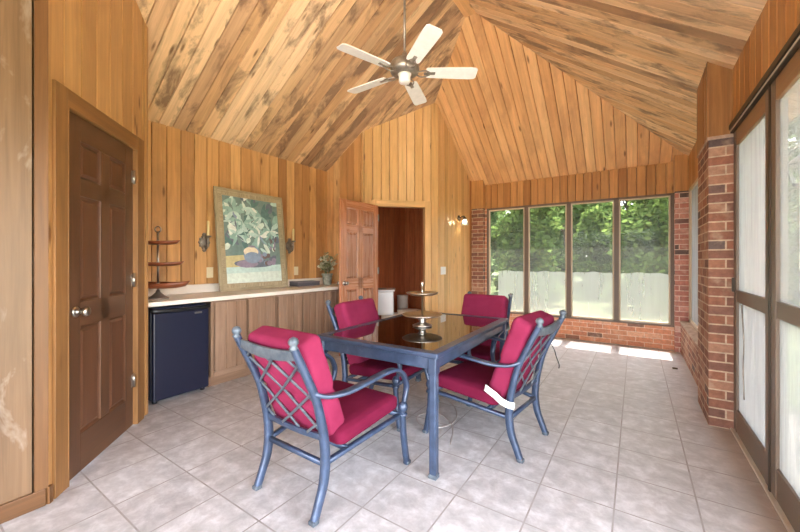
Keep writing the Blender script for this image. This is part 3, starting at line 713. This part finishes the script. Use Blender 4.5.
MB().box(.0, .008, -hw+.03, hw-.03, .03, PH-.03).build('backing', 'trim_wood', pt)

def sconce(loc, label):
    s = empty('candle_sconce', label, 'sconce', loc, group='candle sconces on the board wall')
    pl = MB(); mt = Matrix.Rotation(math.pi/2, 4, 'Y')
    pl.lathe([(.058, 0), (.06, .006), (.045, .014), (.02, .02)], (0, 0, 0), 18, 0, mt)
    for k in range(10):
        a = 6.28*k/10; pl.ball((.008, .05*math.cos(a), .062*math.sin(a)), .016, 0, 8)
    for z in (.085, -.085): pl.ball((.008, 0, z), .022, 0, 8)
    pl.build('back_plate', 'pewter', s)
    am = MB().tube([(.015, 0, -.05), (.05, 0, -.075), (.085, 0, -.05), (.09, 0, .0), (.09, 0, .05)], .007, 0, 5); am.lathe([(.012, .05), (.034, .062), (.036, .07), (.012, .072)], (.09, 0, 0), 16); am.build('arm', 'pewter', s)
    MB().lathe([(.013, .07), (.013, .225), (.009, .232), (.002, .236)], (.09, 0, 0), 14).build('candle', 'candle', s)
    return s
sconce((XL+.002, 2.02, 1.425), 'dark metal candle sconce on the board wall left of the painting')
sconce((XL+.002, 3.17, 1.425), 'dark metal candle sconce on the board wall right of the painting')
def plate(name, loc, ux, w, h, label, cat, m, kind):
    s = empty(name, label, cat, loc, math.atan2(ux[1], ux[0]))
    MB().box(-w/2, w/2, -.006, 0, -h/2, h/2).build('cover', m, s, bevel=.003)
    if kind:
        for z in (-.02, .02): MB().box(-.016, .016, -.009, -.005, z-.014, z+.014).build('socket', m, s, bevel=.002)
    else:
        for x in (-w/5, w/5): MB().box(x-.005, x+.005, -.014, -.005, -.01, .012).build('toggle', m, s, bevel=.002)
    return s
plate('wall_outlet', (XL+.001, 2.085, 1.09), (0, 1), .075, .118, 'ivory wall outlet below the left candle sconce', 'outlet', 'ivory', 1)
plate('wall_outlet', (XL+.001, 3.29, 1.08), (0, 1), .075, .118, 'ivory wall outlet below the right candle sconce', 'outlet', 'ivory', 1)
plate('light_switch', (CC[0]+.001, 4.855, 1.07), (0, 1), .17, .12, 'white double switch plate on the pale board wall', 'switch', 'white_pl', 0)

wl = empty('wall_lamp', 'lit glass shaded wall lamp on the pale board wall by the far brick pier', 'lamp', (CC[0]+.001, 5.42, 1.90))
MB().lathe([(.05, 0), (.05, .012), (.03, .02)], (0, 0, .03), 18, 0, Matrix.Rotation(math.pi/2, 4, 'Y')).build('back_plate', 'bronze', wl)
MB().tube([(.015, 0, .03), (.06, 0, .055), (.1, 0, .06), (.11, 0, .04)], .009, 0, 4).lathe([(.02, .015), (.034, .03), (.012, .045)], (.11, 0, 0), 14).build('arm', 'bronze', wl)
MB().lathe([(.035, .02), (.05, -.01), (.058, -.05), (.062, -.085), (.06, -.085), (.056, -.05), (.048, -.01), (.033, .018)], (.11, 0, 0), 20).build('shade', 'frosted', wl)
MB().ball((.11, 0, -.03), .026).build('bulb', 'bulb', wl)

# three tier stand at the near end of the counter
TS = empty('tiered_stand', 'three tier stand of reddish boat shaped wooden trays by the near wall', 'stand', (-3.60, 1.425, CT), R(33.85))
MB().lathe([(.085, 0), (.086, .008), (.07, .018), (.052, .03), (.03, .05), (.018, .062), (.014, .08)], n=22).build('base', 'pewter', TS)
pl = MB().lathe([(.009, .07), (.009, .60)], n=10)
for z in (.10, .14, .30, .33, .50, .53): pl.lathe([(.009, z-.008), (.014, z), (.009, z+.008)], n=10)
pl.build('pole', 'nickel', TS)
MB().tube([(.026*math.cos(a), 0, .632+.026*math.sin(a)) for a in [6.283*k/12 for k in range(12)]], .006, 0, 2, 6, closed=True).build('ring_finial', 'nickel', TS)
for z, L, wd, dp in ((.098, .29, .14, .05), (.298, .235, .115, .032), (.492, .20, .10, .03)):
    tr = MB(); n = 28; vs = []; fs = []
    rings = ((.0, .0, 0), (.55, .0, 0), (.85, .25, 0), (1., 1., 0), (.955, 1., 0), (.82, .4, .006), (.5, .16, .006), (.0, .16, .006))
    for q, zz, _ in rings:
        for k in range(n):
            a = 6.283*k/n; x, y = math.cos(a), math.sin(a)
            vs.append((q*L*math.copysign(abs(x)**.85, x), q*wd*y*(1-.35*abs(x)**3), zz*dp+.35*dp*abs(x)**3*zz))
    for j in range(len(rings)-1):
        for k in range(n): fs.append((j*n+k, j*n+(k+1) % n, (j+1)*n+(k+1) % n, (j+1)*n+k))
    tr.mesh([Vector(v)+Vector((0, 0, z)) for v in vs], fs, 0, True, rnd.random(), uvf=lambda v: (v[1], v[0]))
    tr.build('tray', 'tray_wood', TS)

# plant and low box at the far end of the counter
pp_ = empty('potted_plant', 'small potted plant with cream edged leaves at the far counter end', 'plant', (-3.68, 3.61, CT))
MB().lathe([(.045, 0), (.058, .01), (.066, .09), (.072, .135), (.082, .14), (.082, .165), (.07, .165), (.066, .13)], n=20).build('pot', plain('mottled grey green pot', (150, 152, 138), .4, 0, .5, .5, 26.), pp_)
fo = MB(); r3 = random.Random(3)
for s_ in range(26):
    a = r3.uniform(0, 6.28); sp = r3.uniform(.02, .15); hz_ = r3.uniform(.08, .30)
    tip = Vector((sp*math.cos(a), sp*math.sin(a), .16+hz_)); b0 = Vector((.02*math.cos(a), .02*math.sin(a), .15)); md = (tip+b0)/2+Vector((0, 0, .03))
    fo.tube([b0, md, tip], .0025, 0, 3, 6, board=0.)
    for k in range(6):
        t = .35+.65*k/5; q = b0.lerp(md, t*2) if t < .5 else md.lerp(tip, t*2-1)
        d = Vector((r3.uniform(-1, 1), r3.uniform(-1, 1), r3.uniform(-.2, .9))).normalized(); sd = d.orthogonal().normalized(); L = r3.uniform(.05, .085)
        fo.face([q, q+d*L*.5+sd*L*.3, q+d*L, q+d*L*.5-sd*L*.3], 0, board=r3.random())
fo.build('foliage', 'leaf_pot', pp_)
bx_ = empty('low_box', 'low dark grey box on the counter beside the potted plant', 'box', (-3.835, 3.345, CT), R(-4))
MB().box(-.10, .10, -.19, .17, 0, .045).build('base', plain('grey box card', (92, 88, 92), .6), bx_, bevel=.003)
MB().box(-.103, .103, -.193, .173, .045, .062).build('lid', plain('grey box lid', (112, 108, 112), .6), bx_, bevel=.003)

# washroom fittings seen through the doorway
to = empty('toilet', 'white toilet inside the dark washroom beyond the open doorway', 'toilet', (-3.30, 4.74, 0), R(33.85))
MB().cushion((-.17, .0, .545), .34, .44, .38, .02, .0).build('tank', 'white_enamel', to)
MB().cushion((-.165, .0, .748), .375, .47, .03, .012, .0).build('tank_lid', 'white_enamel', to)
bw_ = MB().lathe([(.12, 0), (.125, .03), (.10, .1), (.11, .2), (.17, .31), (.19, .365), (.185, .385)], (.25, .02, 0), 24); bw_.box(-.2, .12, -.1, .14, .0, .355); bw_.build('bowl', 'beige_enamel', to, bevel=.01)
MB().lathe([(.195, .385), (.2, .395), (.195, .412), (.1, .42), (.01, .421)], (.25, .02, 0), 24).build('seat_lid', 'beige_enamel', to)
wb = MB().lathe([(.075, 0), (.085, .01), (.10, .59), (.104, .60), (.096, .60), (.08, .03)], n=24).build('waste_bin', plain('pale taupe plastic', (196, 184, 172), .4)); wb.location = (-3.49, 5.29, 0)
tag(wb, 'tall pale taupe bin standing behind the toilet', 'bin')

# ------------------------------------------------------------------ dining table, server, chairs
ta = .027; TN = Vector((-.90, 1.682)); e1 = Vector((-math.cos(ta), math.sin(ta))); e2 = Vector((-math.sin(ta), math.cos(ta)))
TW, TL, TH = .94, 1.43, .709
tc_ = TN+e1*TW/2+e2*TL/2
tb = empty('dining_table', 'slate blue metal patio dining table with a smoked glass top', 'table', (tc_.x, tc_.y, 0), ta)
hx, hy = TW/2, TL/2
tf = MB(); rw = .062
for x0, x1, y0, y1 in ((-hx, hx, -hy, -hy+rw), (-hx, hx, hy-rw, hy), (-hx, -hx+rw, -hy+rw, hy-rw), (hx-rw, hx, -hy+rw, hy-rw)): tf.box(x0, x1, y0, y1, TH-.03, TH)
tf.build('top_frame', 'slate', tb, bevel=.006)
ap = MB(); ai = .026
for x0, x1, y0, y1 in ((-hx+ai, hx-ai, -hy+ai, -hy+ai+.03), (-hx+ai, hx-ai, hy-ai-.03, hy-ai), (-hx+ai, -hx+ai+.03, -hy+ai, hy-ai), (hx-ai-.03, hx-ai, -hy+ai, hy-ai)): ap.box(x0, x1, y0, y1, TH-.098, TH-.03)
ap.box(-.02, .02, -hy+.05, hy-.05, TH-.06, TH-.03)
ap.build('apron', 'slate', tb, bevel=.004)
MB().box(-hx+rw-.004, hx-rw+.004, -hy+rw-.004, hy-rw+.004, TH-.012, TH-.003).build('glass_top', 'table_glass', tb)
for sx in (-1, 1):
    for sy in (-1, 1):
        x, y = sx*(hx-.042), sy*(hy-.042)
        lg = MB().box(x-.022, x+.022, y-.022, y+.022, .02, TH-.1).box(x-.027, x+.027, y-.027, y+.027, TH-.125, TH-.03)
        lo = lg.build('leg', 'slate', tb, bevel=.008)
        MB().box(x-.025, x+.025, y-.025, y+.025, 0, .025).build('foot_cap', 'patina', lo, bevel=.005)
sv = empty('tiered_server', 'two tier silver serving stand at the centre of the glass table', 'serving stand', (-1.397, 2.398, TH))
MB().lathe([(.075, 0), (.078, .006), (.06, .014), (.03, .024), (.024, .034), (.034, .05), (.04, .06), (.016, .07)], n=26).build('pedestal', 'silver', sv)
MB().lathe([(.02, .068), (.10, .07), (.145, .08), (.16, .09), (.158, .094), (.14, .086), (.09, .077), (.01, .076)], n=36).build('lower_plate', 'silver', sv)
MB().lathe([(.006, .07), (.006, .24), (.012, .245), (.006, .25), (.006, .30), (.012, .31), (.013, .335), (.011, .345), (.003, .35)], n=12).build('post', 'silver', sv)
MB().lathe([(.02, .238), (.085, .24), (.118, .25), (.128, .26), (.126, .264), (.11, .256), (.07, .247), (.01, .246)], n=32).build('upper_plate', 'silver', sv)

def make_chair(label, loc, rz):
    c = empty('patio_chair', label, 'chair', loc, rz, 'patio chairs around the glass table')
    post = [(-.012, 0), (.02, .08), (.05, .16), (.062, .26), (.055, .36), (.04, .44), (.005, .57), (-.05, .69), (-.105, .80), (-.125, .842)]
    def py(z):
        for (a, b), (c2, d) in zip(post, post[1:]):
            if b <= z <= d: return a+(c2-a)*(z-b)/(d-b)
        return post[-1][0]
    for s in (-1, 1):
        lg = MB().sweep([(s*.223, y, z) for y, z in post], [.034, .036, .038, .038, .036, .034, .033, .032, .03, .03], [.034, .038, .042, .044, .042, .04, .036, .034, .032, .032], (1, 0, 0), 0, 4, .3)
        lo = lg.build('rear_leg', 'slate', c)
        MB().lathe([(.012, -.012), (.021, 0), (.014, .008), (.022, .02), (.024, .03), (.018, .043), (.004, .05)], (s*.223, -.125, .838), 14).build('finial', 'patina', lo)
        MB().box(s*.223-.019, s*.223+.019, -.03, .01, 0, .022).build('foot_cap', 'patina', lo, bevel=.006)
        ar = MB().sweep([(s*.224, -.01, .605), (s*.245, .05, .578), (s*.275, .156, .574), (s*.296, .285, .590), (s*.305, .431, .603), (s*.305, .532, .592), (s*.303, .606, .545), (s*.302, .643, .47), (s*.30, .63, .405), (s*.30, .612, .365)],
                        [.034, .04, .046, .048, .048, .046, .042, .036, .03, .028], [.02, .018, .017, .017, .017, .018, .02, .022, .024, .026], (1, 0, 0), 0, 5, .3)
        ar.build('armrest', 'slate', c)
        fl = MB().sweep([(s*.30, .607, .36), (s*.30, .606, .30), (s*.30, .612, .2), (s*.302, .63, .08), (s*.305, .645, 0)], .032, .034, (1, 0, 0), 0, 4, .3)
        fo_ = fl.build('front_leg', 'slate', c)
        MB().ball((s*.30, .609, .352), .03, 0, 14, 1.15).lathe([(.026, .30), (.028, .312), (.02, .32)], (s*.30, .607, 0), 14).build('ball_collar', 'slate', fo_)
        MB().box(s*.305-.019, s*.305+.019, .627, .665, 0, .022).build('foot_cap', 'patina', fo_, bevel=.006)
    sf = MB()
    for s in (-1, 1): sf.sweep([(s*.215, .06, .245), (s*.25, .3, .275), (s*.292, .6, .31)], .03, .022, (1, 0, 0), 0, 3)
    for y, z, x in ((.06, .245, .218), (.205, .262, .236), (.59, .308, .29)): sf.sweep([(-x, y, z), (x, y, z)], .022, .026, (0, 1, 0), 0, 1)
    sf.build('seat_frame', 'slate', c)
    tr = MB().sweep([(-.22, -.103, .80), (-.11, -.108, .788), (0, -.11, .784), (.11, -.108, .788), (.22, -.103, .80)], .018, [.042, .05, .052, .05, .042], (0, 1, 0), 0, 4, .2); tr.build('top_rail', 'patina', c)
    br = MB().sweep([(-.22, py(.37), .375), (0, py(.36), .362), (.22, py(.37), .375)], .018, .03, (0, 1, 0), 0, 4, .2); br.build('lower_rail', 'slate', c)
    la = MB(); zb_, zt_ = .372, .775
    for d in (1, -1):
        for s0 in (-1.05, -.6, -.15, .3, .75):
            a = None; pts = []
            for k in range(25):
                t = k/24; x = s0+1.2*t
                if 0 <= x <= 1:
                    z = zb_+(zt_-zb_)*(t if d > 0 else 1-t); pts.append(((x-.5)*.43, py(z)-.004*d, z))
            if len(pts) > 3: la.sweep(pts[::3]+([pts[-1]] if (len(pts)-1) % 3 else []), .008, .013, (0, 1, 0), 0, 2, .2)
    la.build('back_lattice', 'patina', c)
    # cushions
    sl = math.atan2(.03, .5); ms = Matrix.Rotation(sl, 4, 'X')
    sc = MB().cushion((0, .372, .358), .535, .50, .092, .036, .12, 0, 12, ms); sc.build('seat_cushion', 'cushion_seat', c)
    def bend(p):     # the back cushion leans along the raked posts and folds at mid height
        sm = 1-.22*math.exp(-((p.y+.045)/.022)**2)-.08*math.exp(-((p.y-.165)/.02)**2)
        return Vector((p.x*(1-.02*math.exp(-((p.y+.045)/.03)**2)), p.y, p.z*sm))
    H = .53; ang = math.atan2(.175, .47)
    mb_ = Matrix.Rotation(math.pi/2+ang, 4, 'X')     # local y goes up the back, local z out of it (backwards)
    bc = MB().cushion((0, .066, .613), (.455), H, .13, .036, .10, 0, 18, mb_, bend); bc.build('back_cushion', 'cushion', c)
    return c
def place(label, feet, ang): return make_chair(label, (feet[0], feet[1], 0), R(ang))
ch1 = place('crimson cushioned metal chair in the foreground, its lattice back to the viewer', (-1.46, 1.142), -1)
ch4 = place('crimson cushioned metal chair on the right of the table with a white tag strap', (-.563, 2.40), 83)
ch2 = place('crimson cushioned metal chair on the left of the table near the open door', (-2.06, 2.375), -88)
ch3 = place('crimson cushioned metal chair at the far end of the table by the windows', (-1.29, 3.50), 180)
st = MB()
n = 8; P = [Vector((-.262, .205, .412)), Vector((-.274, .17, .402)), Vector((-.276, .13, .385)), Vector((-.27, .09, .355)), Vector((-.258, .05, .34)), Vector((-.24, .02, .335))]
st.sweep(P, .005, .042, (1, 0, 0), 0, 4, .1); st.build('tag_strap', 'white_cloth', ch4)
st = MB().tube([(.235, -.03, .66), (.25, -.06, .60), (.262, -.07, .55), (.258, -.09, .50), (.27, -.085, .47)], .0035, 0, 4, 6); st.build('tie_cord', 'black', ch4)
cd = MB().tube([(-1.50, 2.86, .004), (-1.36, 2.78, .004), (-1.22, 2.64, .004), (-1.14, 2.44, .004), (-1.2, 2.28, .004), (-1.34, 2.26, .004), (-1.42, 2.38, .004), (-1.3, 2.50, .004), (-1.12, 2.36, .004), (-1.02, 2.12, .004)], .0035, 0, 6, 6).build('cord', plain('pale grey cord', (168, 158, 152), .5))
tag(cd, 'thin pale cord looping on the floor tiles beneath the table', 'cord')
lf = MB(); lf.cushion((0, 0, .008), .05, .03, .014, .005, .3, 0, 3); o = lf.build('dry_leaf', 'bark'); o.location = (.369, 5.02, 0); tag(o, 'tiny dark dry leaf on the tiles near the narrow right window', 'leaf')

# ------------------------------------------------------------------ ceiling fan
FX, FY, FZ = -1.695, 2.60, 2.895
fan = empty('ceiling_fan', 'five blade ceiling fan with weathered white blades hanging on a long rod', 'fan', (FX, FY, FZ))
MB().lathe([(.011, .12), (.011, ZT-FZ)], n=12).lathe([(.02, .11), (.026, .13), (.02, .16)], n=14).build('downrod', 'fan_metal', fan)
MB().lathe([(.03, ZT-FZ-.09), (.055, ZT-FZ-.05), (.065, ZT-FZ-.002)], n=20).build('canopy', 'fan_metal', fan)
MB().lathe([(.045, -.03), (.10, -.028), (.122, -.012), (.13, .01), (.13, .05), (.118, .075), (.08, .10), (.03, .115), (.012, .12)], n=32).build('motor_housing', 'fan_metal', fan)
MB().lathe([(.01, -.105), (.045, -.102), (.052, -.09), (.052, -.045), (.06, -.03)], n=24).build('switch_cap', 'fan_white', fan)
for k in range(5):
    a = R(35.5+72*k); rm = Matrix.Rotation(a, 4, 'Z') @ Matrix.Rotation(R(-11), 4, 'X')
    bl = MB(); vs = []; fs = []; prof = [(.19, .052), (.21, .06), (.40, .066), (.58, .07), (.622, .066), (.64, .05)]
    for x, hw_ in prof:
        for y, z in ((-hw_, -.004), (hw_, -.004), (hw_, .004), (-hw_, .004)): vs.append(rm @ Vector((x, y, z-.012)))
    for j in range(len(prof)-1):
        for q in range(4): fs.append((j*4+q, j*4+(q+1) % 4, (j+1)*4+(q+1) % 4, (j+1)*4+q))
    fs += [(3, 2, 1, 0), tuple(len(prof)*4-4+q for q in range(4))]
    bl.mesh(vs, fs, 0, False); bo = bl.build('blade', 'fan_white', fan)
    ir = MB()
    for s in (-1, 1): ir.sweep([rm @ Vector(p) for p in ((.10, s*.012, -.02), (.14, s*.034, -.026), (.18, s*.036, -.022), (.225, s*.012, -.02))], .012, .006, rm @ Vector((0, 0, 1)), 0, 4)
    ir.sweep([rm @ Vector(p) for p in ((.17, 0, -.021), (.27, 0, -.019))], .006, .03, rm @ Vector((0, 0, 1)), 0, 1); ir.build('blade_iron', 'fan_metal', bo)

# ------------------------------------------------------------------ outside
M['bounce_slab_pale'] = plain('pale concrete', (176, 168, 156), .8, 0, .3, .08)  # for pale ground slabs added outside to bounce daylight up to the ceiling
g = MB().box(-60, 60, -40, 90, -.4, -.15); struct(g, 'ground', 'lawn', 'sunlit dry lawn outside the windows', 'lawn')
w = MB().box(-9, 6, -16, YN-.1, -.16, -.1); struct(w, 'bounce_slab_near', M['bounce_slab_pale'], 'pale slab outside the near end, added to bounce daylight in', 'patio')
w = MB().box(.66, 2.5, YN-.4, 4.4, -.16, -.1); struct(w, 'bounce_slab_right', M['bounce_slab_pale'], 'pale slab outside the glazed doors, added to bounce daylight in', 'patio')
w = MB().box(.98, 1.24, 5.2, 5.75, -.15, 2.9, 0, .5, 3); struct(w, 'wall_outside', 'brick_pink', 'brick post outside the glazed doors', 'wall')
ln = empty('lantern', 'dark carriage lantern outside the right hand glazed doors', 'lantern', (1.36, 5.05, 1.98))
MB().lathe([(.02, .30), (.03, .28), (.12, .20), (.125, .185), (.06, .18)], n=6).build('roof', 'bronze', ln)
MB().lathe([(.075, 0), (.085, .01), (.11, .18), (.10, .18)], n=6).build('glass_body', 'glass', ln)
fm = MB().lathe([(.03, -.05), (.08, -.01), (.08, .005)], n=6)
for k in range(6):
    a = 6.283*k/6; fm.sweep([(.08*math.cos(a), .08*math.sin(a), 0), (.113*math.cos(a), .113*math.sin(a), .185)], .01, .01, (0, 0, 1), 0, 1)
fm.build('frame', 'bronze', ln)
MB().tube([(-.12, .15, .10), (-.14, .02, .14), (-.10, -.02, .30), (-.03, 0, .36), (0, 0, .30)], .009, 0, 5).build('bracket', 'bronze', ln)

def crown(seed, n, blobs, ls, flat=.8):
    r = random.Random(seed); m = MB()
    for i in range(n):
        bx, by, bz, br = r.choice(blobs)
        d = Vector((r.gauss(0, 1), r.gauss(0, 1), r.gauss(0, 1))).normalized(); rad = br*(r.uniform(.55, 1.05))
        p = Vector((bx, by, bz))+Vector((d.x*rad, d.y*rad, d.z*rad*flat))
        u = Vector((r.gauss(0, 1), r.gauss(0, 1), r.gauss(0, .6))).normalized(); v = u.orthogonal().normalized()
        v = (Matrix.Rotation(r.uniform(0, 6.28), 3, u) @ v); L = ls*r.uniform(.6, 1.4)
        m.face([p, p+u*L*.5+v*L*.3, p+u*L, p+u*L*.5-v*L*.3], 0, board=r.random())
    return m
def blobset(seed, h, rad, n, z0):
    r = random.Random(seed); out = []
    for i in range(n):
        z = z0+(h-z0)*r.random(); k = 1-abs((z-z0)/(h-z0)-.35)*.9; a = r.uniform(0, 6.28); q = rad*k*r.uniform(.2, .8)
        out.append((q*math.cos(a), q*math.sin(a), z, r.uniform(.7, 1.25)*rad*.36))
    return out
protos = []
for sd, h, rad, lm, ls in ((1, 10.5, 2.2, 'leaf_a', .27), (2, 10., 2.15, 'leaf_b', .25), (3, 11., 2.25, 'leaf_a', .28)):
    t = empty('tree', 'tall broadleaf tree in the dense green tree line beyond the far windows', 'tree', (0, 0, -.15), 0, 'trees beyond the far windows')
    crown(sd, 28000, blobset(sd, h, rad, 54, .9), ls).build('crown', lm, t)
    tk = MB().tube([(0, 0, 0), (.05, .05, 1.5), (-.05, 0, 3.5), (.1, .05, 6.), (.0, 0, 8.)], [.2, .16, .13, .09, .03], 0, 4, 8)
    for k in range(6):
        a = k*1.1+sd; tk.tube([(0, 0, 2+.7*k), (.7*math.cos(a), .7*math.sin(a), 2.8+.7*k), (1.5*math.cos(a), 1.5*math.sin(a), 3.3+.7*k)], [.07, .05, .02], 0, 3, 6)
    tk.build('trunk', 'bark', t); protos.append(t)
b = empty('bush', 'low dark green bush at the foot of the trees beyond the lawn', 'bush', (0, 0, -.15), 0, 'bushes under the trees')
crown(9, 9000, blobset(9, 3.5, 1.1, 24, .3), .16).build('crown', 'leaf_c', b)
r5 = random.Random(21)
spots = []
for row, (y, n) in enumerate(((20.3, 5), (25.9, 6), (31.5, 7))):
    for i in range(n): spots.append((-14.+i*5.5-(0, .95, 2.9)[row]+r5.uniform(-.1, .1), y+r5.uniform(-.1, .1)))
spots += [(18.2, 15.6), (15., 7.4), (21., 9.5)]
for i, (x, y) in enumerate(spots):
    p = protos[i % 3]; o = p if i < 3 else dup(p, (0, 0, 0), 0)
    o.location = (x, y, -.15); o.rotation_euler = (0, 0, r5.uniform(0, 6.28)); k = r5.uniform(.98, 1.12); o.scale = (k, k, k)
    if x > 10: o['label'] = 'tall leafy tree on the lawn beyond the right hand glazed doors'; o['group'] = 'trees beyond the glazed doors'
for i in range(23):
    o = b if i == 0 else dup(b, (0, 0, 0), 0)
    o.location = (-17+(i % 12)*2.85+(i//12)*1.4, 11.8+(i//12)*3.0, -.15); o.rotation_euler = (0, 0, r5.uniform(0, 6.28)); k = r5.uniform(.8, 1.15); o.scale = (k, k, k)

# ------------------------------------------------------------------ light and camera
wd = bpy.data.worlds.new('sky'); scene.world = wd; wd.use_nodes = True; nt = wd.node_tree
bg = nt.nodes['Background']; sk = nt.nodes.new('ShaderNodeTexSky'); sk.sky_type = 'NISHITA'; sk.sun_disc = False
sk.sun_elevation = R(65); sk.sun_rotation = R(0); sk.air_density = 1.; sk.dust_density = 2.5; sk.ozone_density = 1.
hz = nt.nodes.new('ShaderNodeHueSaturation'); hz.inputs['Saturation'].default_value = .25
nt.links.new(sk.outputs[0], hz.inputs['Color']); nt.links.new(hz.outputs[0], bg.inputs[0]); bg.inputs[1].default_value = .42
sl = bpy.data.lights.new('sun', 'SUN'); sl.energy = 6.5; sl.angle = R(.6); sl.color = (1, .95, .86)
so = bpy.data.objects.new('sun', sl); COL.objects.link(so); so.rotation_euler = (R(-25), 0, R(0))
def portal(name, loc, rot, w_, h_):
    l = bpy.data.lights.new(name, 'AREA'); l.shape = 'RECTANGLE'; l.size = w_; l.size_y = h_; l.cycles.is_portal = True
    o = bpy.data.objects.new(name, l); COL.objects.link(o); o.location = loc; o.rotation_euler = rot
portal('daylight_near', (-.9, YN-.08, 1.15), (R(90), 0, R(0)), 3.2, 2.3)
portal('daylight_right', (XR+.12, .4, 1.1), (R(90), 0, R(90)), 6.1, 2.15)
portal('daylight_far', (-.9, 6.3, 1.25), (R(-90), 0, 0), 2.7, 1.9)
cam = bpy.data.cameras.new('camera'); co = bpy.data.objects.new('camera', cam); COL.objects.link(co)
co.location = (0, 0, 1.22); co.rotation_euler = (R(90), 0, R(33.85))
cam.sensor_width = 36; cam.lens = 351.32/800*36; cam.shift_y = (260.87-266)/800; cam.clip_start = .02; cam.clip_end = 300
scene.camera = co
vs_ = scene.view_settings; vs_.view_transform = 'Standard'; vs_.look = 'None'; vs_.gamma = 1.; vs_.use_curve_mapping = False; vs_.exposure = 3.32
scene.cycles.max_bounces = 12; scene.cycles.diffuse_bounces = 6; scene.cycles.transparent_max_bounces = 24; scene.cycles.use_denoising = True
scene.cycles.sample_clamp_indirect = 8.
